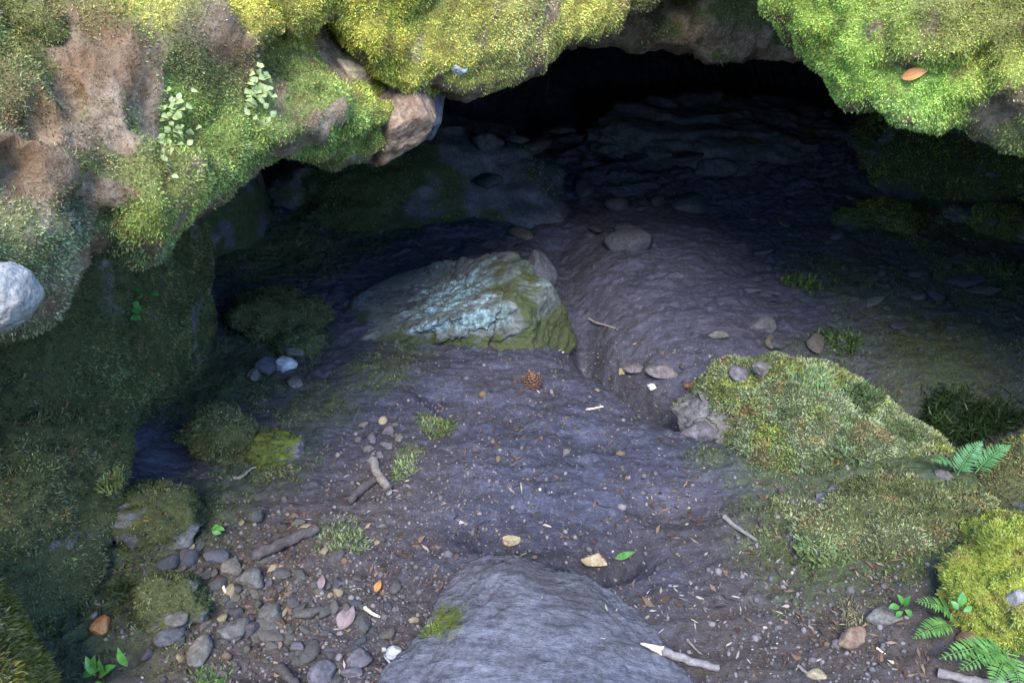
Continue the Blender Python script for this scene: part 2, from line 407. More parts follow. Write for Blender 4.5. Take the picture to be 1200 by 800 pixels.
# ---- the brow: lofted overhanging outcrops
def spl(pts, n):
    P = np.asarray(pts, float); t = np.concatenate([[0], np.cumsum(np.linalg.norm(np.diff(P[:, :2], axis=0), axis=1))])
    u = np.linspace(0, t[-1], n); out = np.stack([np.interp(u, t, P[:, k]) for k in range(P.shape[1])], 1)
    ker = np.array([1, 2, 3, 2, 1])/9.0
    pad = np.pad(out, ((2, 2), (0, 0)), mode='edge')
    return np.stack([np.convolve(pad[:, k], ker, 'valid') for k in range(P.shape[1])], 1)
def outcrop(name, label, cols, prof, seed, n=220, amp=(.04, .022, .010), mat='brow', facet=.09):
    c = spl(cols, n); Pt = np.array([at(*q[:3]) for q in c])
    T = np.gradient(Pt, axis=0); T[:, 2] = 0
    ker = np.ones(41)/41; pad = np.pad(T, ((20, 20), (0, 0)), mode='edge'); T = np.stack([np.convolve(pad[:, k], ker, 'valid') for k in range(3)], 1)
    T = unit(T); o = np.stack([T[:, 1], -T[:, 0], 0*T[:, 0]], 1)
    tc = CAM-Pt; tc[:, 2] = 0; tc = unit(tc); o = np.where(((o*tc).sum(1) < 0)[:, None], -o, o)
    o = unit(o*.5+tc*.5)
    pr = np.asarray(prof, float); L = np.concatenate([[0], np.cumsum(np.linalg.norm(np.diff(pr, axis=0), axis=1))])
    m = 150; u = np.linspace(0, L[-1], m); q = np.stack([np.interp(u, L, pr[:, 0]), np.interp(u, L, pr[:, 1])], 1)
    for _ in range(3):
        q[1:-1] = .25*q[:-2]+.5*q[1:-1]+.25*q[2:]
    V = (Pt[:, None]+o[:, None]*q[None, :, 0:1]+np.array([0, 0, 1])*q[None, :, 1:2]).reshape(-1, 3)
    F = grid_faces(n, m, True)
    nz = vnormals(V, F)
    ctr = V.mean(0)
    k = np.arange(m)
    if ((nz.reshape(n, m, 3)[n//2]*o[n//2]).sum(1)*(q[:, 0] > -.1)).sum() < 0: nz = -nz; F = F[:, ::-1]
    V = V+nz*(amp[0]*fbm(V, 2.6, 2, seed)+amp[1]*fbm(V, 8, 3, seed+1)+amp[2]*fbm(V, 26, 3, seed+2)+amp[1]*.8*fbm(V, 4.5, 3, seed+3, .5, True))[:, None]
    r_ = np.random.default_rng(seed+9); sd_ = V[r_.integers(0, len(V), 90)]; gk = r_.normal(0, facet, (90, 3))
    dsp = np.zeros(len(V))
    for a0 in range(0, len(V), 8000):
        q_ = V[a0:a0+8000]+.03*np.stack([fbm(V[a0:a0+8000], 7, 2, seed+20+z) for z in range(3)], 1)
        d2 = ((q_[:, None]-sd_[None])**2).sum(2); w_ = np.exp(-(d2-d2.min(1, keepdims=True))/.0022); w_ /= w_.sum(1, keepdims=True)
        dsp[a0:a0+8000] = (w_*np.clip(((q_[:, None]-sd_[None])*gk[None]).sum(2), -.04, .04)).sum(1)
    V = V+nz*dsp[:, None]
    nv = len(V)
    V2 = np.concatenate([V, [V[:m].mean(0)], [V[-m:].mean(0)]])
    j = np.arange(m); j2 = (j+1) % m
    cap = np.concatenate([np.stack([0*j+nv, j2, j], 1), np.stack([0*j+nv+1, (n-1)*m+j, (n-1)*m+j2], 1)])
    nz = vnormals(V2, F)
    ob = mk(name, V2, [F, cap], M[mat], loc=Pt.mean(0), attrs={'moss': np.ones(len(V2))}); tag(ob, label, 'rock outcrop')
    d = dict(o=ob, V=V2, F=F, N=nz, m=np.ones(len(V2)), name=name); ROCKS.append(d); return d

P_STD = [(0, 0), (.035, .03), (.06, .10), (.05, .22), (.0, .38), (-.12, .55), (-.35, .8), (-.7, 1.0), (-1.3, 1.15), (-1.5, .9), (-1.4, .45), (-1.0, .22), (-.55, .10), (-.2, .02), (-.05, -.008)]
P_A = [(0, 0), (.03, .03), (.06, .075), (.09, .125), (.075, .16), (.03, .24), (-.03, .33), (-.10, .41), (-.20, .47), (-.45, .55), (-.9, .6), (-1.3, .55), (-1.35, .35), (-1.0, .22), (-.5, .12), (-.16, .035), (-.04, -.005)]
P_T = [(0, 0), (.03, .02), (.05, .08), (.03, .18), (-.05, .32), (-.2, .48), (-.5, .62), (-1.0, .72), (-1.3, .6), (-1.2, .3), (-.8, .15), (-.4, .06), (-.12, .01)]
A = outcrop('mossy_outcrop', 'broad mossy brown rock shelf overhanging the left side of the cave mouth',
    [(-420, 520, 1.05), (-150, 425, 1.12), (0, 388, 1.2), (40, 362, 1.25), (98, 312, 1.33), (125, 300, 1.38), (160, 312, 1.42), (190, 308, 1.45), (240, 262, 1.52), (330, 207, 1.65), (420, 180, 1.85), (480, 168, 2.0), (520, 90, 2.15)], P_A, 101, amp=(.022, .014, .009), facet=.30)
T_ = outcrop('mossy_outcrop', 'olive and yellow moss-covered rock ledge along the top left edge of the photo',
    [(-420, 260, 1.1), (-150, 165, 1.2), (0, 108, 1.3), (60, 70, 1.34), (122, 20, 1.42), (200, 26, 1.46), (300, 34, 1.52), (380, 40, 1.62), (440, 30, 1.66), (520, 20, 1.7)], P_T, 131, 160)
B = outcrop('mossy_outcrop', 'yellow moss-covered boulder overhanging the top centre of the cave mouth',
    [(385, 30, 1.66), (440, 92, 1.72), (500, 101, 1.82), (570, 99, 1.93), (610, 82, 2.0), (680, 52, 2.05), (730, 28, 2.1), (765, 2, 2.15), (820, -50, 2.2), (900, -110, 2.25)], P_STD, 161, 160)
C_ = outcrop('mossy_outcrop', 'shaded grey rock lip with patchy dark moss set back between two brighter overhangs',
    [(560, 40, 2.35), (640, 45, 2.35), (700, 53, 2.35), (760, 58, 2.4), (850, 67, 2.4), (940, 70, 2.4), (1050, 85, 2.4), (1150, 95, 2.4)], P_STD, 191, 140, facet=.03)
D = outcrop('mossy_outcrop', 'bright green mossy boulder overhanging the top right corner of the cave mouth',
    [(840, -120, 1.95), (880, -55, 1.9), (915, 0, 1.85), (945, 65, 1.8), (1000, 112, 1.75), (1040, 136, 1.72), (1100, 150, 1.7), (1150, 156, 1.68), (1200, 160, 1.65), (1350, 180, 1.55), (1700, 290, 1.35)], P_STD, 221, 200)

# ---- big rocks of the floor
def central_attrs(V, nz):
    x = V[:, 0]+.17
    band = sstep(.05, .10, V[:, 2]-.10*(x+.1)+.03*fbm(V, 7, 2, 3))*sstep(.30, .20, V[:, 2]-.05*x)*sstep(.22, .02, x)*sstep(.35, .6, -nz[:, 1])
    top = .25*sstep(.0, .5, fbm(V, 6, 3, 9))*sstep(.5, .8, nz[:, 2])
    return {'lichen': np.clip(band*1.25+.6*top+.5*sstep(.3, .7, fbm(V, 9, 2, 19)), 0, 1)}
def central_moss(V, nz):
    x = V[:, 0]+.17
    return np.clip(.85*sstep(.09, .0, V[:, 2]-.06*x)++.30*sstep(.14, .25, x)*sstep(.0, .15, V[:, 2])+.55*fbm(V, 7, 3, 4)+.10+.25*sstep(.6, .9, nz[:, 2])*sstep(-.1, .1, x), 0, 1)
big = {}
big['central'] = boulder('layered_rock', 'low layered rock with pale blue lichen in the middle of the cave floor', 'rock',
    (-.22, 2.62, .035), (1, 1, 1), 'central', 305, 7, central_moss, central_attrs, facet=1.0, amp=.022, freq=3.5, p=22, strata=.075, sfreq=17, sdir=(-.42, -.5, .9),
    pl=[(-.10, -1, .22, .17), (-.31, -.14, 1, .098), (.8, -.5, .30, .34), (.6, .5, .3, .34), (0, 1, .25, .25), (-1, -.1, .2, .56), (-.8, .5, .4, .42), (0, 0, -1, .18), (.5, -.3, .9, .27)],
    cleft=[(.16, .012, .16), (-.10, .008, .06)])
big['centralback'] = boulder('brown_rock', 'rounded brown rock propped behind the right end of the layered rock', 'rock',
    (.115, 2.84, .06), (.085, .10, .125), 'dark', 311, 5, None, facet=.7)
big['slab'] = boulder('grey_slab', 'smooth grey rippled slab half buried at the bottom centre of the photo', 'rock slab',
    (.105, .965, -.028), (.385, .38, .10), 'slab', 318, 7, lambda V, n: np.clip(.62*np.exp(-(((V[:, 0]+.16)/.07)**2+((V[:, 1]-1.15)/.12)**2))+.12*fbm(V, 8, 2, 3), 0, 1), facet=.5, amp=.10, freq=1.6, planes=10, lump=.35, strata=.014, sfreq=14, sdir=(.25, 1, .5), rot=(3, 9, 8))
big['ledge'] = boulder('bedrock_ledge', 'broad dark bedrock hump with a green mossy face behind the layered rock', 'rock',
    (-.62, 4.28, -.17), (1.15, .88, .55), 'dark', 322, 6, lambda V, n: np.clip(1.0*np.exp(-((V[:, 0]+.85)/.75)**2-((V[:, 1]-3.5)/.6)**2)+.55*fbm(V, 4, 4, 5), 0, 1), facet=.7, amp=.09, strata=.05, sfreq=7)
big['right'] = boulder('mossy_boulder', 'low grey-green boulder thick with leafy moss at the right of the dirt path', 'boulder',
    (1.0, 1.91, -.08), (.44, .26, .27), 'olive', 333, 6, lambda V, n: np.clip(1.05-.8*np.exp(-(((V[:, 0]-.62)/.085)**2+((V[:, 1]-1.98)/.17)**2))+.6*fbm(V, 7, 4, 6)-.5*sstep(.06, -.04, V[:, 2]), 0, 1), facet=.85, amp=.13, freq=2.2, planes=14, lump=.45, rot=(0, 9, -24))
big['bank'] = boulder('mossy_bank', 'olive brown mossy hummock below the leafy boulder at the right', 'boulder',
    (1.14, 1.43, -.05), (.42, .25, .20), 'olive', 339, 6, lambda V, n: np.clip(1.3-.9*np.exp(-((V[:, 0]-.86)**2+(V[:, 1]-1.6)**2)/.012)+1.0*fbm(V, 6, 4, 16)-.6*sstep(.05, -.03, V[:, 2]-.08), 0, 1), facet=.4, amp=.13, freq=2.4, lump=.5, rot=(0, 0, -10))
big['yellow'] = boulder('mossy_boulder', 'yellow-green mossy boulder with a white lichen patch cut by the right edge', 'boulder',
    (1.50, 1.14, -.0), (.46, .32, .25), 'yrock', 347, 6, lambda V, n: np.clip(1.1-1.2*np.exp(-((V[:, 0]-1.17)**2+(V[:, 1]-1.1)**2+(V[:, 2]-.2)**2)/.003)+.5*fbm(V, 7, 3, 16), 0, 1), facet=.6, amp=.17, freq=2.6, lump=.6)
big['olive'] = boulder('mossy_boulder', 'olive mossy boulder with a dark hollow under it beside the small bluish fern', 'boulder',
    (1.55, 1.52, -.0), (.32, .24, .24), 'olive', 349, 6, .9, facet=.55, amp=.11)
big['leftrock'] = boulder('mossy_boulder', 'tall dark mossy boulder at the left edge with a mossy fringe', 'boulder',
    (-1.52, 1.42, .16), (.40, .42, .44), 'olive', 352, 6, 1.0, facet=.7, amp=.11, freq=2.8)
big['leftwall'] = boulder('mossy_wall_rock', 'large shaded green wall rock beneath the left overhang', 'rock wall',
    (-1.80, 2.25, .35), (.80, .90, 1.0), 'olive', 358, 6, 1.0, facet=.6, amp=.06, freq=2)
big['leftwallback'] = boulder('wall_rock', 'dark mossy wall rock at the left rear beside the green bedrock hump', 'rock wall',
    (-2.0, 3.5, .2), (.75, .8, .9), 'dark', 364, 6, .75, facet=.55, amp=.08)
big['near'] = boulder('mossy_boulder', 'yellowish mossy boulder close to the camera in the bottom left corner', 'boulder',
    (-1.33, .80, .18), (.36, .34, .40), 'olive', 371, 6, 1.0, facet=.4, amp=.07)
big['rightback'] = boulder('wall_rock', 'green mossy rock shelf against the right rear wall of the cave', 'rock wall',
    (3.05, 4.35, .15), (1.1, .55, .42), 'dark', 377, 6, .62, facet=.6, amp=.08, strata=.04, sfreq=4)
big['backslab'] = boulder('bedrock_ledge', 'long dark rock shelf at the back of the cave right of centre', 'rock',
    (1.35, 4.75, .0), (1.05, .55, .34), 'dark', 383, 6, -.4, facet=.8, amp=.12, strata=.10, sfreq=6)
for (px, py, w, hh, lab, mat, mo, seed) in [
    (262, 502, 92, 74, 'pale green mossy boulder with a rounded top among the left rubble', 'olive', .95, 401),
    (318, 522, 66, 44, 'mossy stone with a bare violet patch beside the pale green boulder', 'violet', .45, 402),
    (205, 700, 84, 62, 'broad flat mossy stone in the lower left rubble', 'olive', .6, 403),
    (330, 365, 120, 60, 'low green mossy hummock left of the layered rock', 'olive', .8, 404),
    (350, 395, 60, 36, 'small mossy stone between the green hummock and the layered rock', 'dark', .6, 405),
    (1048, 248, 78, 36, 'bright green flat-topped stone in the right rear of the cave', 'olive', .95, 406),
    (1005, 252, 48, 26, 'small green and grey stone left of the flat-topped green stone', 'dark', .6, 407),
    (1130, 250, 46, 18, 'bare pale grey flat stone between two green stones at right rear', 'grey', 0, 408),
    (1180, 258, 76, 40, 'olive mossy stone under the rear shelf at the right edge', 'olive', .8, 409),
    (1027, 425, 36, 52, 'upright green stone in the dark hollow behind the leafy boulder', 'olive', .8, 410),
    (180, 600, 110, 80, 'low dark mossy hump between the left boulder and the rubble', 'olive', .7, 411)]:
    g = fp(px, py+hh*.35); dep = (g-CAM)@FW; sx = w/FPX*dep/2; sz = hh/FPX*dep/2
    z0 = float(H(g[0], g[1]))
    big[lab] = boulder('mossy_stone', lab, 'stone', (g[0], g[1]+sx*.25, z0+sz*.25), (sx, sx*.8, sz*1.05), mat, seed, 5, mo, facet=.6, amp=.20, freq=2.6, planes=14)

# ------------------------------------------------------------------ ray casting onto what is built so far
def refresh():
    bpy.context.view_layer.update(); return bpy.context.evaluated_depsgraph_get()
DG = refresh()
def hit(px, py):
    d = Vector(ray(px, py)).normalized()
    ok, loc, nrm, idx, ob, mtx = S.ray_cast(DG, Vector(CAM), d)
    if not ok: g = fp(px, py); return g, np.array([0, 0, 1.0]), None
    n = np.array(nrm)
    if n@np.array(d) > 0: n = -n
    return np.array(loc), n, ob
def depth(p): return float((np.asarray(p)-CAM)@FW)

for (px, py, dep, rr, mat, lab, seed, rot) in [
    (6, 348, 1.07, (.042, .055, .048), 'pbs', 'smooth pale blue-grey stone set in the lip of the left overhang', 501, (0, 20, 0)),
    (535, 78, 1.9, (.022, .02, .018), 'pale', 'small white bare stone showing through the yellow moss at top centre', 509, (0, 10, 0)),
    (1186, 706, 1.2, (.022, .02, .032), 'pbs', 'white lichen-covered stone in the yellow moss at the right edge', 510, (0, 10, 0)),
    (468, 143, 1.88, (.105, .085, .066), 'brown', 'bare brown angular stone hanging under the left overhang', 502, (10, -46, 10)),
    (496, 128, 1.98, (.05, .07, .085), 'dark', 'dark edge stone wedged behind the bare brown hanging stone', 503, (0, 25, 0)),
    (408, 72, 1.68, (.065, .09, .055), 'tan', 'tan stone wedged between two mossy outcrops at top left', 504, (0, 15, 0))]:
    hp, hn, ho = hit(px, py)
    c = at(px, py, dep) if seed in (501, 502, 503) else hp+unit(ray(px, py))*rr[1]*.80
    boulder('embedded_stone', lab, 'stone', c, rr, mat, seed, 6, None, facet=.35 if seed == 501 else .95, amp=.06, planes=11, p=24, rot=rot)

DG = refresh()
# ------------------------------------------------------------------ bare spots and moss colour anchors of the brow
def set_moss(d, m):
    d['m'] = m; d['o'].data.attributes['moss'].data.foreach_set('value', m.astype(np.float32))
BARE = {'A': [(90, 75, .13, .9), (160, 65, .10, .7), (60, 130, .09, 1), (45, 250, .09, .4), (260, 60, .05, 1), (275, 40, .05, .9), (150, 168, .045, 1.2), (175, 158, .035, 1.1), (130, 228, .045, 1.2), (150, 222, .03, 1), (110, 285, .05, .9), (95, 305, .05, 1), (395, 72, .07, 1), (400, 130, .04, .9), (375, 150, .05, .6), (20, 190, .10, .9), (335, 75, .035, 1), (130, 230, .05, .9)],
        'T': [(40, 95, .05, .6), (120, 60, .04, .5), (20, 75, .05, .6), (330, 38, .04, 1.1), (355, 44, .03, 1.0)],
        'B': [(535, 78, .028, 1), (650, 15, .07, .6), (560, 45, .05, .5), (430, 28, .04, .5)],
        'C': [(720, 45, .2, .8), (800, 55, .15, .7), (900, 50, .2, .75), (780, 15, .12, .5), (850, 20, .1, .4)],
        'D': [(1180, 132, .07, 1), (1160, 50, .05, .6), (1075, 90, .03, .8), (1095, 80, .03, .9)]}
for key, d in (('A', A), ('T', T_), ('B', B), ('C', C_), ('D', D)):
    V = d['V']; b = np.zeros(len(V))
    for px, py, r, w in BARE[key]:
        p, _, ob = hit(px, py)
        b = np.maximum(b, w*np.exp(-((V-p)**2).sum(1)/(r*r*.5)))
    n = d['N']
    if key == 'A':
        g = np.zeros(len(V))
        for px, py, r, w in [(335, 72, .036, .17), (452, 104, .03, .05), (15, 205, .03, .05), (45, 150, .03, .05), (80, 105, .03, .04), (250, 195, .02, .02), (200, 222, .02, .025), (150, 248, .022, .03), (125, 262, .022, .035), (375, 105, .02, .03), (420, 125, .02, .03), (300, 165, .02, .02), (95, 235, .025, .03), (110, 210, .02, .02), (220, 100, .03, .02), (170, 130, .02, .015)]:
            p, _, ob = hit(px, py); g = np.maximum(g, w*np.exp(-((V-p)**2).sum(1)/(r*r)))
        V = V-n*g[:, None]; d['V'] = V
        d['o'].data.vertices.foreach_set('co', (V-np.array(d['o'].location)).astype(np.float32).ravel()); d['o'].data.update()
        d['N'] = n = vnormals(V, d['F'])
    e = np.zeros(len(V))
    for px, py, r in {'A': [(60, 115, .05), (95, 75, .05), (40, 150, .05), (20, 185, .05), (35, 185, .04), (130, 45, .05), (275, 55, .03), (150, 75, .04), (105, 290, .03)]}.get(key, []):
        p, _, ob = hit(px, py); e = np.maximum(e, np.exp(-((V-p)**2).sum(1)/(r*r)))
    ea = d['o'].data.attributes.new('earth', 'FLOAT', 'POINT'); ea.data.foreach_set('value', np.clip(e*1.2+.3*fbm(V, 12, 3, 5)*(e > .2), 0, 1).astype(np.float32))
    b = np.maximum(b, e*.5)
    under = sstep(-.35, -.8, n[:, 2])
    set_moss(d, np.clip((.92 if key in 'AC' else 1.0)-b*.95+.85*fbm(V, 8, 4, 77)-.7*under, 0, 1))

ANCH = [(40, 40, (.13, .125, .016)), (100, 20, (.16, .14, .02)), (180, 12, (.34, .32, .05)), (300, 15, (.34, .31, .035)), (400, 20, (.33, .31, .035)), (450, 60, (.30, .29, .025)), (560, 40, (.30, .28, .045)),
        (520, 85, (.33, .31, .045)), (620, 50, (.33, .30, .07)), (690, 20, (.34, .32, .05)), (740, 40, (.10, .10, .03)), (850, 25, (.12, .13, .02)), (900, 55, (.08, .09, .02)),
        (960, 40, (.22, .29, .03)), (1000, 80, (.26, .38, .045)), (1050, 40, (.20, .24, .03)), (1100, 30, (.19, .19, .03)), (1080, 110, (.25, .38, .05)), (1150, 80, (.23, .25, .03)), (1180, 30, (.18, .18, .025)), (1190, 140, (.17, .18, .04)), (1060, 140, (.27, .38, .07)), (1130, 110, (.24, .33, .04)),
        (180, 115, (.16, .26, .03)), (130, 95, (.09, .09, .025)), (85, 170, (.10, .07, .03)), (70, 200, (.12, .10, .03)), (225, 40, (.12, .10, .035)), (300, 70, (.13, .10, .03)), (345, 130, (.15, .17, .03)), (230, 235, (.20, .21, .03)), (60, 340, (.15, .15, .06)), (90, 250, (.06, .065, .025)), (75, 290, (.13, .14, .05)), (110, 130, (.10, .12, .02)), (240, 150, (.15, .19, .025)), (60, 60, (.12, .12, .02)), (50, 280, (.15, .16, .04)), (30, 230, (.14, .14, .04)), (300, 150, (.17, .22, .035)), (400, 140, (.15, .21, .03)), (180, 270, (.15, .19, .022)),
        (260, 220, (.16, .19, .03)), (170, 300, (.14, .18, .05)), (100, 200, (.16, .17, .025)), (350, 110, (.14, .18, .03)), (220, 60, (.10, .11, .02)), (330, 190, (.15, .18, .03)), (150, 40, (.09, .09, .02))]
AP = []; AC = []
for px, py, c in ANCH:
    p, _, _o = hit(px, py); AP.append(p); AC.append(c)
AP = np.array(AP); AC = np.array(AC); AC[:, 2] = AC[:, 2]*1.15+.018
def brow_col(P):
    out = np.zeros((len(P), 3))
    for s in range(0, len(P), 40000):
        q = P[s:s+40000]; d2 = ((q[:, None]-AP[None])**2).sum(2); w = 1/(d2+.0006)**2
        out[s:s+40000] = (w@AC)/w.sum(1)[:, None]
    return out*1.7

# ------------------------------------------------------------------ small things of the floor
GREY_ = ['grey', 'violet', 'brown', 'tan', 'pale', 'dark', 'rust']
def stone(name, label, cat, px, py, w, h, mat, seed, rotz=0, group=None, moss=None, sub=4, sink=.25, tall=None, facet=.95):
    p, n, ob = hit(px, py+h*.3); dep = depth(p); sx = w/FPX*dep/2; sy = h/FPX*dep/2
    sz = sy*.75 if tall is None else sx*tall
    return boulder(name, label, cat, p+np.array([0, sy*.3, sz*(1-2*sink)]), (sx, max(sy, sx*.45), sz), mat, seed, sub, moss, group=group, facet=facet, amp=.05, planes=11, p=26, rot=(0, 0, rotz))
for a in [
    ('white pebble lying alone on the dirt path', 764, 452, 11, 12, 'pale', 601, 0),
    ('violet grey block stone at the edge of the ditch', 744, 430, 23, 14, 'violet', 602, 5),
    ('flat grey stone half buried beside the violet block at the ditch', 775, 434, 36, 18, 'violet', 603, -10),
    ('tiny tan stone left of the violet block at the ditch', 729, 435, 10, 9, 'tan', 604, 0),
    ('pale angular stone on the dirt ramp inside the cave', 896, 380, 32, 24, 'violet', 605, 15),
    ('flat grey stone on the dirt ramp left of the pale angular stone', 842, 392, 24, 13, 'grey', 606, 0),
    ('bluish white wedge stone left of the layered rock', 333, 425, 25, 24, 'pale', 607, -35),
    ('brown stone above the bluish white wedge stone', 346, 411, 22, 16, 'rubble', 608, -20),
    ('dark greenish stone left of the bluish white wedge stone', 313, 428, 24, 24, 'dark', 609, 0),
    ('round grey stone below the bluish white wedge stone', 345, 446, 20, 15, 'grey', 610, 0),
    ('small round stone left of the dark greenish stone', 297, 437, 15, 20, 'grey', 611, 0),
    ('hexagonal grey stone in the lower left rubble', 318, 720, 29, 26, 'grey', 612, 0),
    ('rounded speckled stone at the bottom edge of the rubble', 377, 788, 28, 28, 'violet', 613, 0),
    ('cracked grey stone with a dark groove near the bottom edge', 421, 769, 29, 22, 'violet', 614, 15),
    ('small grey stone touching the cracked stone from below', 412, 786, 22, 14, 'violet', 615, -10),
    ('pale blue-white triangular chip of stone near the bottom', 463, 763, 20, 15, 'pale', 616, 25),
    ('brown grey cobble at the top of the lower left rubble', 270, 665, 24, 22, 'rubble', 617, 0),
    ('broad pale cobble right of the brown grey cobble', 293, 676, 36, 24, 'grey', 618, -10),
    ('dark grey cobble below the broad pale cobble', 274, 736, 32, 30, 'grey', 619, 0),
    ('egg-shaped olive grey cobble at the lower left', 237, 760, 23, 34, 'rubble', 620, -20),
    ('small violet stone above the speckled stone', 348, 756, 17, 15, 'violet', 621, 0),
    ('orange brown stone beside the dark lower left corner', 117, 732, 18, 22, 'rust', 622, 0),
    ('dark stone at the shaded foot of the lower left rubble', 200, 742, 34, 26, 'dark', 623, 0),
    ('greyish stone above the egg-shaped cobble', 207, 722, 24, 20, 'grey', 624, 0),
    ('mossy grey stone by the dark fallen branch', 252, 652, 30, 20, 'dark', 625, 0),
    ('pale tan stone on the dirt at the bottom right', 957, 789, 25, 17, 'tan', 626, 0),
    ('yellowish stone at the left end of the hollow behind the slab', 598, 629, 22, 17, 'tan', 627, 0),
    ('mossy yellow stone at the right end of the hollow behind the slab', 702, 655, 38, 20, 'tan', 628, 10),
    ('violet grey knob of rock on top of the leafy boulder', 868, 436, 22, 24, 'violet', 629, 0),
    ('grey stone at the crest of the leafy boulder', 893, 430, 26, 20, 'grey', 630, 0),
    ('pale grey rock edge at the left foot of the leafy boulder', 822, 505, 50, 34, 'violet', 631, 30),
    ('small rust stone where the ditch meets the leafy boulder', 808, 452, 12, 9, 'earth', 632, 0),
    ('grey stone under the small fern at the far right', 1105, 556, 22, 14, 'grey', 633, 0),
    ('pinkish brown stone under the lower right ferns', 1140, 748, 34, 26, 'earth', 634, 0),
    ('brown clod on the dirt in front of the mossy bank', 1035, 722, 38, 26, 'rubble', 635, 0),
    ('grey clod left of the brown clod at lower right', 1000, 745, 36, 22, 'brown', 636, 20),
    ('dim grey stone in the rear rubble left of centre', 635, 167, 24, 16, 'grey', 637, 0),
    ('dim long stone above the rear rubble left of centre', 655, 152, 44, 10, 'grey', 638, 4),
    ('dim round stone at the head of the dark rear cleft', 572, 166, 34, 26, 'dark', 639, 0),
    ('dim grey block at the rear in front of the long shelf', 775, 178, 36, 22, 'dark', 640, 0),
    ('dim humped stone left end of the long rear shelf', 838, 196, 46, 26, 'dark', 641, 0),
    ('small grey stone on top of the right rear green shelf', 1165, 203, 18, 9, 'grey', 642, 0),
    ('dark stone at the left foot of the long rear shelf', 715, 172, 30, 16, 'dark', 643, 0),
    ('dim flat stone in the rear rubble right of the round stone', 607, 163, 22, 14, 'grey', 644, 0)]:
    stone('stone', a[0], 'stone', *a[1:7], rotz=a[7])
for k, (px, py, w, h, mat) in enumerate([(426, 497, 13, 10, 'rubble'), (448, 492, 11, 9, 'tan'), (455, 503, 14, 13, 'violet'), (436, 512, 15, 11, 'violet'), (453, 521, 17, 11, 'violet'), (432, 524, 12, 9, 'rubble'), (420, 515, 12, 10, 'grey'), (468, 512, 12, 10, 'rubble'), (445, 532, 13, 8, 'violet'), (463, 497, 10, 8, 'grey')]):
    stone('stone', 'small violet brown stone in the tight cluster left of the dirt path', 'stone', px, py, w, h, mat, 660+k, rotz=k*37, group='clustered stones by the path', sub=3)

# rubble: individual small stones in the lower left bed
protos = []
rr_ = np.random.default_rng(5)
def scatter_pts(n, cx, cy, sx, sy, r_):
    return np.stack([r_.normal(cx, sx, n), r_.normal(cy, sy, n)], 1)
pts = np.concatenate([scatter_pts(120, 300, 705, 70, 55, rr_), scatter_pts(60, 390, 740, 55, 40, rr_), scatter_pts(40, 250, 680, 60, 40, rr_)])
DG = refresh()
pm = {}
for mat in ('grey', 'violet', 'rubble', 'dark', 'tan'):
    for s in range(3):
        V, f = rock_geo((1, .8, .6), 700+s+len(mat)*7, 3, facet=1.0, amp=.03, planes=8, p=40)
        me_o = mk('small_stone', V, f, M[mat], smooth=False, attrs={'moss': np.zeros(len(V))}); pm[(mat, s)] = me_o.data
        bpy.data.objects.remove(me_o)
cnt = 0
for i, (px, py) in enumerate(pts):
    if not (165 < px < 500 and 585 < py < 830): continue
    p, n, ob = hit(px, py)
    if ob is None or ob.name.split('.')[0] != 'ground': continue
    r = abs(rr_.normal(.0, .008))+.006
    mat = ['grey', 'violet', 'rubble', 'dark', 'tan', 'rubble', 'grey', 'rubble'][rr_.integers(8)]
    o = bpy.data.objects.new('small_stone', pm[(mat, int(rr_.integers(3)))]); COL.objects.link(o)
    o.location = p+np.array([0, 0, r*.12]); o.scale = (r*rr_.uniform(.8, 1.4), r, r*rr_.uniform(.7, 1.2)); o.rotation_euler = (rr_.normal(0, .3), rr_.normal(0, .3), rr_.uniform(0, 6.3))
    tag(o, 'small loose stone in the rubble bed at the lower left', 'stone', 'loose stones of the lower left rubble'); cnt += 1
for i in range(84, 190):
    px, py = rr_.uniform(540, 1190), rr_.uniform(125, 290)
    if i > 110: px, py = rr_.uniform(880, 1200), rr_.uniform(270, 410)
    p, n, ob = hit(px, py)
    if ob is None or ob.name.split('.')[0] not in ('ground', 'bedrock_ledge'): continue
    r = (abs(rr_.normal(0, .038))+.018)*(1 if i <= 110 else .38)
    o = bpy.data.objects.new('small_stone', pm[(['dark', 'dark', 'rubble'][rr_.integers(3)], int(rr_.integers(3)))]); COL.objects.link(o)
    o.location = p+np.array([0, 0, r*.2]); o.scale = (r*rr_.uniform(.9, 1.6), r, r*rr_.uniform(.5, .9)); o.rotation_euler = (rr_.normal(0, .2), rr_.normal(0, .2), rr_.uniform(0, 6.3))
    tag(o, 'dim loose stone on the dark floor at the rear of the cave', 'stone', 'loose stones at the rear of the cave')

# sticks
def tube(P, rad, sides=9, seed=0, amp=.15):
    P = np.asarray(P, float); n = len(P); T = unit(np.gradient(P, axis=0))
    up = np.array([0, 0, 1.0]); A_ = unit(np.cross(T, up)); B_ = np.cross(A_, T)
    th = np.linspace(0, 2*np.pi, sides, endpoint=False)
    rad = np.asarray(rad)[:, None]*(1+amp*np.random.default_rng(seed).normal(size=(n, sides))*.6)
    V = P[:, None]+rad[..., None]*(np.cos(th)[None, :, None]*A_[:, None]+np.sin(th)[None, :, None]*B_[:, None])
    V = V.reshape(-1, 3); F = grid_faces(n, sides, True)
    V = np.concatenate([V, [P[0]], [P[-1]]]); j = np.arange(sides); j2 = (j+1) % sides; m = n*sides
    C = np.concatenate([np.stack([0*j+m, j2, j], 1), np.stack([0*j+m+1, (n-1)*sides+j, (n-1)*sides+j2], 1)])
    return V, [F, C]
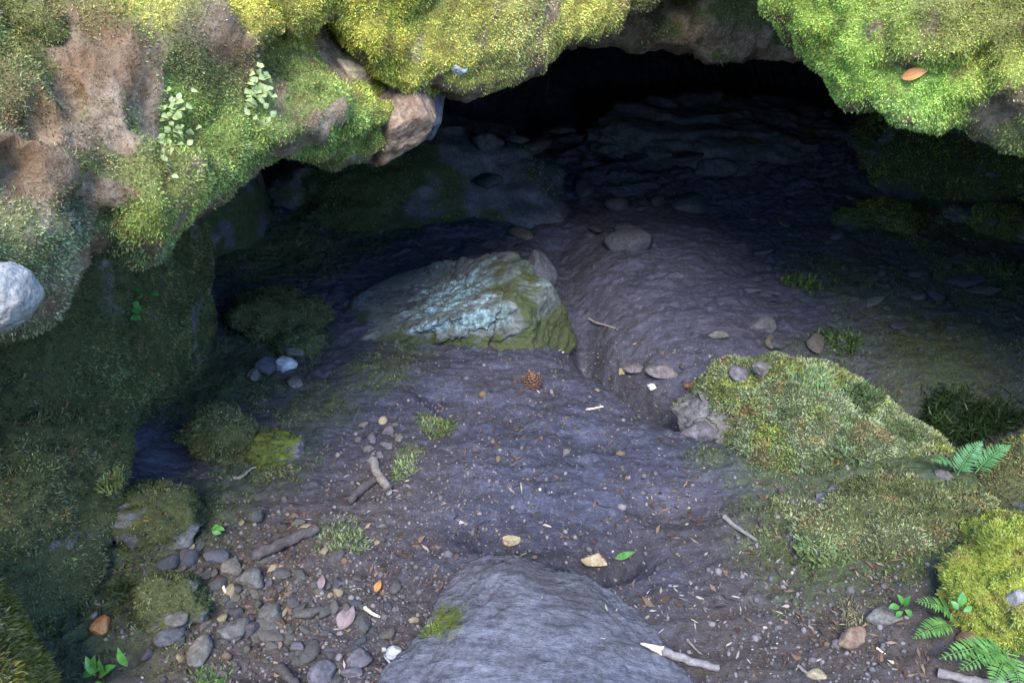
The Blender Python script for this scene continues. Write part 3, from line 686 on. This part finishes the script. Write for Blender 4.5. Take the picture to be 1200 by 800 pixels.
def stick(label, p0, p1, wpx, mat, seed, name='stick', bend=.03, tip=.6, lift=0.0, group=None, link=True):
    a, _, _ = hit(*p0); b, _, _ = hit(*p1); n = 14; t = np.linspace(0, 1, n)[:, None]
    r0 = wpx/FPX*depth(a)/2
    r_ = np.random.default_rng(seed)
    P = a+(b-a)*t; L = np.linalg.norm(b-a)
    perp = unit(np.cross(b-a, [0, 0, 1.0])); P = P+perp*(bend*L*np.sin(t*math.pi*r_.uniform(.8, 1.8)))
    zz = np.array([float(H(q[0], q[1])) for q in P]); base = np.maximum(P[:, 2], zz)
    P[:, 2] = np.linspace(base[0], base[-1], n)
    P[:, 2] += max(0, (zz-P[:, 2]).max())*.5+r0*.8+lift
    P += r_.normal(0, r0*.12, P.shape)
    rad = r0*np.linspace(1, tip, n)
    V, F = tube(P, rad, 9, seed)
    o = mk(name, V, F, M[mat], loc=P[0]); tag(o, label, 'stick', group); return o
stick('short thick grey stick lying beside the stone cluster', (437, 543), (456, 580), 11, 'twig', 1, tip=.85)
stick('short bark-covered stick crossing under the grey stick', (440, 563), (408, 592), 11, 'bark', 2, tip=.8)
stick('dark rotting branch lying above the lower left rubble', (298, 656), (371, 622), 15, 'bark', 3, name='branch', tip=.9)
stick('thin pale bent twig by the mossy violet-patched stone', (274, 562), (302, 551), 4, 'twig', 4, bend=.12)
stick('straight grey stick on the dirt left of the mossy bank', (848, 608), (886, 637), 6, 'twig', 5)
st = stick('broken stick with a pale split end at the bottom of the dirt path', (772, 764), (842, 787), 11, 'twig', 6, tip=.75, bend=.01)
a, _, _ = hit(750, 757); b, _, _ = hit(775, 765)
a = a+[0, 0, .012]; b = b+[0, 0, .012]
v, f = tube(np.linspace(a, b, 6), np.linspace(.002, .012, 6), 7, 3, .3); mk('split_end', v, f, M['palewood'], parent=st, loc=a)
stick('grey branch under the ferns at the bottom right edge', (1098, 790), (1180, 806), 12, 'twig', 7, name='branch')
stick('small stick at the bottom edge of the rubble', (328, 783), (352, 806), 13, 'bark', 8)
stick('thin white twig on the dirt above the path', (687, 481), (707, 478), 3, 'palewood', 9)
stick('thin twig near the right end of the layered rock', (690, 376), (722, 390), 3, 'twig', 10)
stick('pale twig fragment in the rubble right of the purple leaf', (428, 714), (445, 725), 5, 'palewood', 11)
stick('thin brown twig on the dirt at lower right', (805, 750), (822, 768), 3, 'twig', 12)
stick('long thin twig pointing to the tan stone at bottom right', (935, 782), (960, 800), 4, 'twig', 13)
stick('short pale twig on the dirt left of the ferns', (1027, 760), (1037, 767), 3, 'palewood', 14)
stick('thin white twig in the rubble below the broad cobble', (262, 688), (270, 702), 4, 'palewood', 15)

# wood chips
chipV = np.array([[-1, -.3, 0], [-.2, -.45, .05], [1, -.1, 0], [.7, .3, .04], [-.5, .4, 0], [-1, -.3, -.18], [-.2, -.45, -.15], [1, -.1, -.16], [.7, .3, -.15], [-.5, .4, -.18]])
chipF = [np.array([[0, 1, 2, 3, 4]]), np.array([[9, 8, 7, 6, 5]]), np.array([[k, (k+1) % 5, (k+1) % 5+5, k+5][::-1] for k in range(5)])]
chips = []
for m_, sc_ in (('chip', 1), ('palewood', 1), ('pale', 1), ('twig', 1)):
    o = mk('wood_chip', chipV, chipF, M[m_], smooth=False, attrs={'moss': np.zeros(10)}); chips.append(o.data); bpy.data.objects.remove(o)
DG = refresh()
cp = np.concatenate([scatter_pts(40, 815, 705, 40, 22, rr_), scatter_pts(26, 860, 690, 70, 45, rr_), scatter_pts(50, 430, 700, 60, 50, rr_), scatter_pts(22, 440, 575, 35, 20, rr_), scatter_pts(26, 700, 560, 130, 90, rr_), scatter_pts(25, 960, 760, 60, 25, rr_), scatter_pts(14, 720, 740, 110, 40, rr_)])
for px, py in cp:
    p, n, ob = hit(px, py)
    if ob is None or ob.name.split('.')[0] not in ('ground', 'grey_slab'): continue
    r = abs(rr_.normal(0, .0035))+.0022
    o = bpy.data.objects.new('wood_chip', chips[rr_.choice(4, p=[.5, .12, .04, .34])]); COL.objects.link(o)
    o.location = p+n*r*.25; o.scale = (r*rr_.uniform(.8, 2.2), r*rr_.uniform(.6, 1), r)
    q = Vector(n).to_track_quat('Z', 'Y').to_euler(); o.rotation_euler = (q.x, q.y, q.z+rr_.uniform(0, 6.3))
    tag(o, 'pale chip of wood scattered on the dirt floor', 'wood chip', 'pale wood chips scattered on the dirt')

# pine cone
def pine_cone(px, py):
    p, n, _ = hit(px, py+6); r = 11/FPX*depth(p)
    root = empty('pine_cone', p, 'round brown pine cone lying on the dirt path', 'pine cone')
    V, f = rock_geo((r*.75, r*.75, r*.9), 5, 4, facet=0, amp=.03); c = p+np.array([0, 0, r*.75])
    mk('core', V+c, f, M['cone'], parent=root, loc=c)
    Vs, Fs = [], []; k0 = 0
    for k in range(70):
        z = 1-2*(k+.5)/70; th = k*2.39996; rad = math.sqrt(1-z*z)
        d = np.array([rad*math.cos(th), rad*math.sin(th), z]); t = unit(np.cross(d, [0, 0, 1.0])+1e-6); u = np.cross(t, d)
        b = c+d*np.array([r*.72, r*.72, r*.88]); w = r*.26
        q = np.stack([b-t*w*.7, b+t*w*.7, b+t*w+d*w*.5+u*w*.9, b+d*w*.9+u*w*1.2, b-t*w+d*w*.5+u*w*.9])
        q2 = q-u*w*.35
        Vs += [q, q2]; Fs.append(np.array([[0, 1, 2, 3], [0, 3, 4, 4]])[:1]+k0)
        k0 += 10
    V = np.concatenate(Vs); F5 = np.concatenate([np.array([[0, 1, 2, 3, 4]])+10*k for k in range(70)]); F6 = np.concatenate([np.array([[9, 8, 7, 6, 5]])+10*k for k in range(70)])
    F4 = np.concatenate([np.array([[j, j+5, (j+1) % 5+5, (j+1) % 5] for j in range(5)])+10*k for k in range(70)])
    mk('scales', V, [F5, F6, F4], M['cone'], parent=root, loc=c, smooth=False)
pine_cone(624, 447)

# leaves
def leaf_mesh(base, tip, width, nrm, curl=.1, n=10, round_=.8):
    base = np.asarray(base, float); tip = np.asarray(tip, float); t = np.linspace(0, 1, n)
    ax = tip-base; L = np.linalg.norm(ax); s = unit(np.cross(ax, nrm)); nn = unit(np.cross(s, ax))
    w = width*np.sin(np.pi*np.clip(t, .0, 1)**round_)+width*.03; w[-1] = width*.02
    mid = base+ax*t[:, None]+nn*(curl*L*np.sin(np.pi*t))[:, None]
    V = np.stack([mid-s*w[:, None]+nn*w[:, None]*.25, mid, mid+s*w[:, None]+nn*w[:, None]*.25], 1).reshape(-1, 3)
    return V, grid_faces(n, 3)
def flat_leaf(label, p0, p1, wpx, mat, seed):
    a, n1, _ = hit(*p0); b, n2, _ = hit(*p1); n = unit(n1+n2+np.array([0, 0, 1.0])); a = a+n*.012; b = b+n*.012
    V, F = leaf_mesh(a, b, wpx/FPX*depth(a)/2, n, .06, 14)
    V2 = np.concatenate([V, V-n*.0012]); F2 = np.concatenate([F, F[:, ::-1]+len(V)])
    o = mk('fallen_leaf', V2, F2, M[mat], loc=a); tag(o, label, 'leaf'); 
    v, f = tube(np.linspace(a, b, 8)+n*np.sin(np.linspace(0, np.pi, 8))[:, None]*np.linalg.norm(b-a)*.06, np.full(8, .0011), 5); mk('midrib', v, f, M['twig'], parent=o, loc=a)
flat_leaf('dull purple fallen leaf lying in the rubble', (400, 741), (415, 713), 21, 'deadleaf', 1)
flat_leaf('small brown fallen leaf above the purple leaf', (377, 692), (379, 675), 9, 'deadleaf', 2)
flat_leaf('pale green leaf scrap in the hollow behind the slab', (722, 654), (746, 646), 8, 'seedling', 3)
flat_leaf('reddish leaf scrap in the rubble right of the purple leaf', (440, 697), (446, 683), 8, 'orangeleaf', 4)
flat_leaf('rust orange dead leaf caught in the moss of the top right boulder', (1056, 93), (1088, 84), 13, 'orangeleaf', 5)

# ferns and seedlings
def frond(root, base, tip, width, mat, seed, arch=.18, npin=17):
    r_ = np.random.default_rng(seed); t = np.linspace(0, 1, 24); ax = tip-base; L = np.linalg.norm(ax)
    side = unit(np.cross(ax, [0, 0, 1.0])); up = unit(np.cross(side, ax))
    if up[2] < 0: up = -up
    P = base+ax*t[:, None]+up*(arch*L*np.sin(np.pi*t*.9))[:, None]
    v, f = tube(P, np.linspace(.0022, .0006, 24), 5, seed, .05); Vs = [v]; F4 = [f[0]]; F3 = [f[1]]; k = len(v)
    for i in range(npin):
        s = .14+.85*i/(npin-1); j = s*23; j0 = min(int(j), 22); c = P[j0]+(P[j0+1]-P[j0])*(j-j0); tg = unit(P[j0+1]-P[j0])
        wl = width*(math.sin(math.pi*(.16+.84*s)**.8)**.8+.05)
        for sg in (-1, 1):
            d = unit(side*sg+tg*r_.uniform(.35, .55)+up*r_.uniform(-.15, .15))
            V, F = leaf_mesh(c, c+d*wl, min(L/npin*.62, wl*.35)*.62, up+r_.normal(0, .12, 3), r_.uniform(-.05, .12), 6, .7)
            Vs.append(V); F4.append(F+k); k += len(V)
    o = mk('frond', np.concatenate(Vs), [np.concatenate(F4), F3[0]], M[mat], parent=root, loc=base)
    return o
def fern(label, bpx, tips, mat, seed):
    p, n, _ = hit(*bpx); root = empty('fern', p, label, 'fern'); dep = depth(p)
    for i, (tx, ty, w, dd, basepx) in enumerate(tips):
        b = p if basepx is None else hit(*basepx)[0]
        frond(root, b, at(tx, ty, depth(b)+dd), w/FPX*dep, mat, seed+i)
    return root
fern('small bluish green fern with three fronds beside the dark hollow at far right', (1128, 566), [(1088, 541, 13, -.04, (1120, 553)), (1152, 517, 15, -.03, (1122, 556)), (1186, 522, 14, -.03, (1142, 555))], 'fernblue', 31)
fern('bright green fern with two fronds on the dirt below the yellow boulder', (1122, 736), [(1070, 706, 15, -.02, (1120, 728)), (1069, 750, 14, -.03, (1116, 732))], 'fern', 41)
fern('many-fronded green fern in the bottom right corner', (1178, 765), [(1098, 775, 18, -.05, None), (1120, 790, 16, -.08, None), (1160, 808, 17, -.08, None), (1195, 815, 18, -.07, None), (1225, 790, 18, -.02, None), (1215, 745, 13, .02, None), (1140, 757, 12, -.02, None)], 'fern', 51)
def leafy(label, bpx, leaves, mat, seed, name='seedling', stem=True, lift=.02, stemmat='stem'):
    p, n, _ = hit(*bpx); root = empty(name, p, label, 'plant'); dep = depth(p); r_ = np.random.default_rng(seed)
    for (dx, dy, l, w, ang) in leaves:
        b = at(bpx[0]+dx, bpx[1]+dy, dep-.015-lift*r_.uniform(.5, 1.2)); b = np.array(b)
        tipv = at(bpx[0]+dx+l*math.cos(R(ang)), bpx[1]+dy-l*math.sin(R(ang)), dep-.02-lift*r_.uniform(.2, 1.5))
        V, F = leaf_mesh(b, tipv, w/FPX*dep/2, unit(n*.6+np.array([0, -.3, .8])+r_.normal(0, .2, 3)), .08, 9, .9)
        mk('leaf', V, F, M[mat], parent=root, loc=b)
        if stem:
            q = np.linspace(p, b, 6); q[:, 2] += np.sin(np.linspace(0, np.pi, 6))*.004
            v, f = tube(q, np.full(6, .0009), 5); mk('stem', v, f, M[stemmat], parent=root, loc=p)
def rand_leaves(n, sx, sy, l, w, seed):
    r_ = np.random.default_rng(seed)
    return [(r_.normal(0, sx), r_.normal(0, sy), l*r_.uniform(.7, 1.3), w*r_.uniform(.7, 1.2), r_.uniform(-30, 210)) for _ in range(n)]
leafy('pale green seedling with four leaves left of the two-frond fern', (1058, 708), [(0, 0, 14, 7, 120), (2, 2, 14, 7, 60), (-4, 2, 13, 8, 190), (2, 6, 12, 7, -40), (0, 8, 11, 6, 220)], 'seedling', 1)
leafy('upright pale seedling behind the two-frond fern', (1125, 716), [(0, -6, 18, 9, 80), (-2, -2, 14, 7, 130), (4, 0, 12, 6, 30)], 'seedling', 2)
leafy('small bright green plant on the shaded left wall rock', (161, 362), rand_leaves(9, 7, 7, 10, 8, 3), 'seedling', 3)
leafy('broad-leaved green seedling at the bottom left corner', (120, 792), rand_leaves(7, 13, 6, 20, 12, 4), 'seedling', 4)
leafy('tiny green plant by the dark branch in the rubble', (257, 622), rand_leaves(4, 5, 3, 11, 7, 5), 'seedling', 5)
leafy('wider clump of pale rosette leaves in the middle of the mossy left shelf', (205, 150), rand_leaves(56, 14, 20, 8, 8, 6), 'rosette', 6, stem=False, lift=.012, name='rosette_plant')
leafy('narrower clump of rosette leaves just left of the wedged tan stone', (302, 112), rand_leaves(64, 12, 17, 7, 8, 7), 'rosette', 7, stem=False, lift=.012, name='rosette_plant')
leafy('small trailing rosette plant near the left shelf lip', (192, 190), rand_leaves(9, 6, 10, 8, 5, 8), 'rosette', 8, name='rosette_plant')

# ------------------------------------------------------------------ moss shoots (mesh blades)
def sample(d, dens, weight=None, seed=0, front=True):
    V, F = d['V'], d['F']; r_ = np.random.default_rng(seed)
    if F.shape[1] == 4: F = np.concatenate([F[:, :3], F[:, [0, 2, 3]]])
    a, b, c = V[F[:, 0]], V[F[:, 1]], V[F[:, 2]]
    n = np.cross(b-a, c-a); ar = np.linalg.norm(n, axis=1)/2
    ctr = (a+b+c)/3
    px, py, dep = proj(ctr); vis = (px > -130) & (px < 1330) & (py > -90) & (py < 950) & (dep > .2)
    nn = unit(d['N'][F].mean(1)); facing = ((CAM-ctr)*nn).sum(1)/np.linalg.norm(CAM-ctr, axis=1) > -.45
    w = ar*d['m'][F].mean(1)**1.6*vis*facing
    if weight is not None: w = w*weight(ctr, nn)
    N_ = int(w.sum()*dens); idx = r_.choice(len(F), N_, p=w/w.sum())
    u = r_.random(N_); v = r_.random(N_); k = u+v > 1; u[k] = 1-u[k]; v[k] = 1-v[k]
    P = a[idx]+(b-a)[idx]*u[:, None]+(c-a)[idx]*v[:, None]
    return P, unit(d['N'][F[idx]].mean(1))
LEAN = []
def blades(P, n, L, W, col, seed, spread=.7, grav=.35, jit=.25, tipw=.5):
    r_ = np.random.default_rng(seed); m = len(P)
    d = unit(n+r_.normal(0, spread, (m, 3))*.75+np.array([0, 0, -grav])*r_.random((m, 1)))
    s = unit(np.cross(d, r_.normal(size=(m, 3)))); l = L*r_.uniform(.5, 1.35, m)[:, None]; w = W*r_.uniform(.6, 1.3, m)[:, None]
    c = np.cross(s, d)
    bend = r_.normal(0, .25, (m, 1))
    mid = P+d*l*.55+c*l*bend*.4; tip = P+d*l+c*l*bend+np.array([0, 0, -1])*l*grav*.25
    b0 = P-n*.003
    V = np.stack([b0-s*w*.4, b0+s*w*.4, mid+s*w*.5, mid-s*w*.5, tip+s*w*.12*tipw, tip-s*w*.12*tipw], 1).reshape(-1, 3)
    k = np.arange(m)[:, None]*6
    F = np.concatenate([k+np.array([[0, 1, 2, 3]]), k+np.array([[3, 2, 4, 5]])])
    cc = col*np.clip(1+r_.normal(0, jit, (m, 1)), .35, 1.8)*np.clip(1+r_.normal(0, jit*.35, (m, 3)), .5, 1.5)
    LEAN.append(np.repeat(n, 6, 0)); return V, F, np.repeat(np.clip(cc, 0, .9), 6, 0)
def clump(P, r_, k, s):     # shoots gathered into tufts
    c = np.repeat(P[:len(P)//k], k, 0); return c+r_.normal(0, s, c.shape)
def moss_on(d, dens, L, W, colf, seed, spread=.7, grav=.35, jit=.25, weight=None, name='moss'):
    P, n = sample(d, dens, weight, seed)
    tex = fbm(P, 30, 2, seed % 50); tex2 = fbm(P, 9, 2, seed % 40)
    col = colf(P)*np.clip(1+.55*tex+.35*tex2, .35, 1.9)[:, None]
    brown = sstep(.25, .6, fbm(P, 14, 3, seed % 31))[:, None]*.6
    col = col*(1-brown)+brown*np.array([.22, .14, .06])
    L_ = L*np.clip(1+.8*tex+.4*tex2, .4, 2)[:, None]
    V, F, c = blades(P, n, L_[:, 0:1]*1.0 if False else L, W, col, seed, spread, grav, jit)
    o = mk(name, V, F, M['blade'], parent=d['o'], loc=np.array(d['o'].location), attrs={'Col': c, 'lean': LEAN.pop()}, smooth=False); tag(o, kind='stuff')
    return len(P)
tot = 0
for d in (A, T_, B, C_, D):
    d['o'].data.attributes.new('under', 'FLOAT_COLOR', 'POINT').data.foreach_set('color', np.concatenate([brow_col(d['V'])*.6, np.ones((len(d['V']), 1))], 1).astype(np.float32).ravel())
for d, s in ((A, 1), (T_, 2), (B, 3), (D, 5)):
    tot += moss_on(d, 190000, .0055, .0021, brow_col, 900+s, 1.2, .12, .38)
tot += moss_on(C_, 30000, .010, .0032, brow_col, 904, 1.1, .2, .35)
def cf(*cols):
    cols = np.array(cols)
    def f(P):
        w = np.clip(.5+.9*fbm(P, 6, 3, 15), 0, 1)*(len(cols)-1); i = np.minimum(w.astype(int), len(cols)-2); t = (w-i)[:, None]
        return cols[i]*(1-t)+cols[i+1]*t
    return f
tot += moss_on(big['right'], 90000, .0095, .0034, cf((.08, .11, .045), (.14, .18, .085), (.23, .27, .15), (.19, .23, .06)), 911, 1.15, .1, .35)
tot += moss_on(big['bank'], 80000, .0095, .003, cf((.11, .125, .045), (.18, .20, .085), (.26, .28, .15)), 912, 1.1, .15, .3)
tot += moss_on(big['yellow'], 120000, .0075, .0026, cf((.20, .25, .04), (.34, .38, .075), (.22, .22, .07)), 913, .8, .2, .25)
tot += moss_on(big['olive'], 60000, .009, .003, cf((.10, .11, .03), (.18, .19, .05), (.14, .12, .06)), 919, 1.0, .2, .3)
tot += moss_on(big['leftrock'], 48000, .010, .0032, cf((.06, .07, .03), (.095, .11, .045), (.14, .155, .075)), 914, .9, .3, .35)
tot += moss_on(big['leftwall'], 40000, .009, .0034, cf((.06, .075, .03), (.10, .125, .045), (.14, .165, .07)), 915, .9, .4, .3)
tot += moss_on(big['near'], 50000, .015, .0032, cf((.10, .10, .018), (.17, .16, .025), (.12, .12, .03)), 916, .8, .25, .25)
for k, b in enumerate(big.values()):
    nm = b['o'].name.split('.')[0]
    if nm == 'mossy_stone' and b['m'].max() > .1: tot += moss_on(b, 30000, .009, .003, (cf((.16, .20, .03), (.26, .32, .06)) if b['o'].location[1] > 3.2 else cf((.12, .14, .06), (.19, .21, .10)) if 'rounded top' in b['o']['label'] else cf((.06, .075, .028), (.10, .12, .045), (.15, .17, .07))), 930+k, .8, .1, .3)
tot += moss_on(big['ledge'], 9000, .012, .005, cf((.08, .11, .035), (.15, .20, .07)), 951)
tot += moss_on(big['rightback'], 14000, .016, .006, cf((.14, .19, .03), (.24, .31, .06), (.18, .20, .05)), 952)
fd = dict(V=FV, F=FF, N=vnormals(FV, FF), m=np.where(fm > .35, fm, 0), o=floor)
P, n = sample(fd, 46000, None, 960)
keep = fbm(P, 11, 3, 12) > .02; P, n = P[keep], n[keep]
gcol = cf((.05, .06, .025), (.09, .11, .045), (.15, .17, .075))(P)
yp = fp(1150, 700); yk = np.exp(-((P[:, 0]-yp[0])**2+(P[:, 1]-yp[1])**2)/.035)[:, None]; gcol = gcol*(1-yk)+yk*np.array([.28, .30, .04])
V, F, c = blades(P, n, .011, .0034, gcol, 961, 1.1, .0, .35)
tag(mk('ground_moss', V, F, M['blade'], attrs={'Col': c, 'lean': LEAN.pop()}, smooth=False), 'sparse green moss growing on the cave floor', 'moss', kind='stuff'); tot += len(P)

def tuft(label, px, py, rpx, nsh, L, W, cols, seed, name='moss_tuft', spread=1.15, flat=.4):
    nsh = int(nsh*1.6); W = W*.72
    p, n, ob = hit(px, py); r = rpx/FPX*depth(p); r_ = np.random.default_rng(seed)
    th = r_.uniform(0, 6.283, nsh); rd = r*np.sqrt(r_.random(nsh))*.8*(1+.25*np.sin(th*3+seed)); q = np.stack([rd*np.cos(th), rd*np.sin(th), r_.normal(0, .1, nsh)*r], 1); pts_ = p+q
    pts_[:, 2] = np.where(np.abs(pts_[:, 2]-p[2]) < 1, p[2]+q[:, 2]*flat-np.hypot(q[:, 0], q[:, 1])*.15, p[2])
    V, F, c = blades(pts_, unit(np.tile(n*.5+np.array([0, 0, .7]), (nsh, 1))+.5*q/r), L*.7, W*.95, cf(*cols)(pts_), seed, spread, -.1, .35, 1)
    o = mk(name, V, F, M['blade'], loc=p, attrs={'Col': c, 'lean': LEAN.pop()}, smooth=False); tag(o, label, 'moss')
G1 = ((.09, .12, .045), (.15, .19, .08), (.24, .28, .16))
DG = refresh()
tuft('fresh green moss tuft beside the scoop in the dirt path', 512, 500, 24, 420, .022, .006, G1, 1)
tuft('pale green moss tuft right of the grey stick', 482, 541, 30, 420, .02, .006, ((.07, .10, .03), (.12, .17, .07), (.2, .24, .13)), 2)
tuft('grassy green moss tuft above the rubble by the dark branch end', 402, 630, 36, 600, .022, .005, G1, 3)
tuft('bright green moss tuft at the bottom edge left of the rubble', 243, 798, 34, 700, .028, .006, ((.08, .15, .04), (.14, .25, .07)), 4)
tuft('yellow-green moss patch on the left flank of the grey slab', 512, 740, 22, 300, .010, .004, ((.12, .16, .03), (.2, .25, .05)), 5)
tuft('spiky green moss clump on the crest of the leafy boulder', 950, 445, 34, 520, .036, .008, ((.05, .09, .03), (.10, .17, .06), (.17, .24, .11)), 6, flat=.8)
tuft('dark spiky moss clump right of the leafy boulder crest', 1008, 462, 30, 380, .034, .008, ((.04, .07, .025), (.08, .12, .05)), 7, flat=.8)
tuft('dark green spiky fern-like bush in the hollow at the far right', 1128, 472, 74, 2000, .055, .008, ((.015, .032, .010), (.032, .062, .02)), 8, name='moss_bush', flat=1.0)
tuft('small green sprigs at the foot of the leafy boulder', 965, 635, 40, 520, .024, .007, ((.07, .11, .03), (.13, .18, .07), (.2, .26, .12)), 9)
tuft('leafy green sprigs on the front of the leafy boulder', 985, 520, 34, 260, .028, .007, ((.09, .13, .05), (.17, .22, .11)), 10)
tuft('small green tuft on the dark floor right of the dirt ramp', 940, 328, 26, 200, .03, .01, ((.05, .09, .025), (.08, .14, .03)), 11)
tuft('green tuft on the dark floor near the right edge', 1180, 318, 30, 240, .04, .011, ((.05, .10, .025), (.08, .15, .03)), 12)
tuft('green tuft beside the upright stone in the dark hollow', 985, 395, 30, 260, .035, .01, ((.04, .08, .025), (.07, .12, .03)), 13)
tuft('dull green tuft in the shade at the foot of the left boulder', 150, 690, 34, 320, .03, .007, ((.03, .05, .015), (.07, .09, .03)), 14)
tuft('pale yellow-green moss fringe on the right side of the tall left boulder', 122, 560, 30, 420, .024, .006, ((.12, .14, .04), (.2, .23, .09)), 16)
tuft('dry pale moss tuft on the dirt below the mossy bank', 1005, 718, 26, 260, .018, .004, ((.14, .12, .07), (.22, .2, .12)), 15)

# grit: uncountable crumbs of soil and gravel
nG = 5200
gp = np.concatenate([np.stack([rr_.normal(340, 110, 4600), rr_.normal(710, 65, 4600)], 1), np.stack([rr_.uniform(440, 1060, 5200), rr_.uniform(400, 800, 5200)], 1), np.stack([rr_.normal(440, 40, 500), rr_.normal(545, 40, 500)], 1), np.stack([rr_.uniform(880, 1090, 400), rr_.uniform(660, 800, 400)], 1)])
def drop(pl, on=('ground',)):
    out = []
    for a_, b_ in pl:
        p_, n_, o_ = hit(a_, b_)
        if o_ is not None and o_.name.split('.')[0] in on: out.append(p_)
    return np.array(out)
DG = refresh()
w = drop(gp); nn = len(w)
d0, f0 = ico(1); r = (np.abs(rr_.normal(0, .0026, nn))+.0010)*np.where(rr_.random(nn) < .04, 2.2, 1)
V = (w[:, None]+d0[None]*(r[:, None]*rr_.uniform(.6, 1.3, (nn, 3)))[:, None, :]*rr_.uniform(.8, 1.2, (nn, len(d0)))[..., None]).reshape(-1, 3)
F = (np.arange(nn)[:, None, None]*len(d0)+f0[None]).reshape(-1, 3)
m, t, out = nt('grit'); pbsdf(t, out, attr(t, 'Col', 'Color'), .9); M['grit'] = m
gc = np.array([(.05, .042, .04), (.09, .08, .085), (.15, .13, .13), (.10, .07, .05), (.3, .27, .24)])[rr_.choice(5, nn, p=[.38, .34, .19, .085, .005])]
tag(mk('grit', V, F, M['grit'], attrs={'Col': np.repeat(gc, len(d0), 0)}, smooth=False), 'fine gravel crumbs strewn over the dirt floor', 'gravel', kind='stuff')
nl = 7000
lx = np.concatenate([rr_.uniform(470, 1090, 3200), rr_.normal(380, 95, 2800), rr_.normal(950, 90, 1000)]); ly = np.concatenate([rr_.uniform(400, 815, 3200), rr_.normal(690, 75, 2800), rr_.normal(720, 55, 1000)])
w = drop(zip(lx, ly), ('ground',))
cl = fbm(w, 5, 3, 66)+.25*rr_.normal(size=len(w)); w = w[cl > .10]; nl = len(w)
ang = rr_.uniform(0, 6.283, nl); ll = np.abs(rr_.normal(0, .007, nl))+.003; lw = ll*rr_.uniform(.08, .4, nl); tz = rr_.normal(0, .25, nl)
dx = np.stack([np.cos(ang), np.sin(ang), tz], 1)*ll[:, None]; dy = np.stack([-np.sin(ang), np.cos(ang), rr_.normal(0, .4, nl)], 1)*lw[:, None]
w[:, 2] += .002+np.abs(dx[:, 2])*.7
V = np.stack([w-dx-dy*.4, w+dy*-1, w+dx, w+dy], 1).reshape(-1, 3)
lc = np.array([(.05, .03, .02), (.11, .07, .045), (.18, .13, .09), (.28, .23, .18), (.03, .025, .022)])[rr_.choice(5, nl, p=[.37, .29, .12, .025, .195])]
tag(mk('leaf_litter', V, np.arange(nl*4).reshape(-1, 4), M['grit'], attrs={'Col': np.repeat(lc, 4, 0)}, smooth=False), 'tiny brown flakes of dead leaf and bark littering the soil', 'leaf litter', kind='stuff')
print('moss shoots', tot, 'stones', cnt)

# ------------------------------------------------------------------ light
w_ = bpy.data.worlds.new('World'); S.world = w_; w_.use_nodes = True; t = w_.node_tree; t.nodes.clear()
SUN_EL, SUN_AZ = 52, -7      # sun behind the camera, a little to the left
sk = t.nodes.new('ShaderNodeTexSky'); sk.sky_type = 'NISHITA'; sk.sun_disc = False; sk.sun_elevation = R(SUN_EL); sk.sun_rotation = R(180+SUN_AZ*-1); sk.ozone_density = 5; sk.dust_density = .3
bg = t.nodes.new('ShaderNodeBackground'); bg.inputs['Strength'].default_value = .15; wo = t.nodes.new('ShaderNodeOutputWorld')
t.links.new(sk.outputs[0], bg.inputs[0]); t.links.new(bg.outputs[0], wo.inputs[0])
sl = bpy.data.lights.new('sun', 'SUN'); sl.energy = 1.2; sl.angle = R(32); sl.color = (1, .92, .76)
so = bpy.data.objects.new('sun', sl); COL.objects.link(so)
sd = Vector((math.sin(R(SUN_AZ))*math.cos(R(SUN_EL)), -math.cos(R(SUN_AZ))*math.cos(R(SUN_EL)), math.sin(R(SUN_EL))))
so.rotation_euler = sd.to_track_quat('Z', 'Y').to_euler(); so.location = (0, -5, 8)
S.view_settings.view_transform = 'Standard'; S.view_settings.look = 'None'; S.view_settings.gamma = 1
S.view_settings.exposure = 3.05
S.cycles.max_bounces = 6; S.cycles.diffuse_bounces = 4
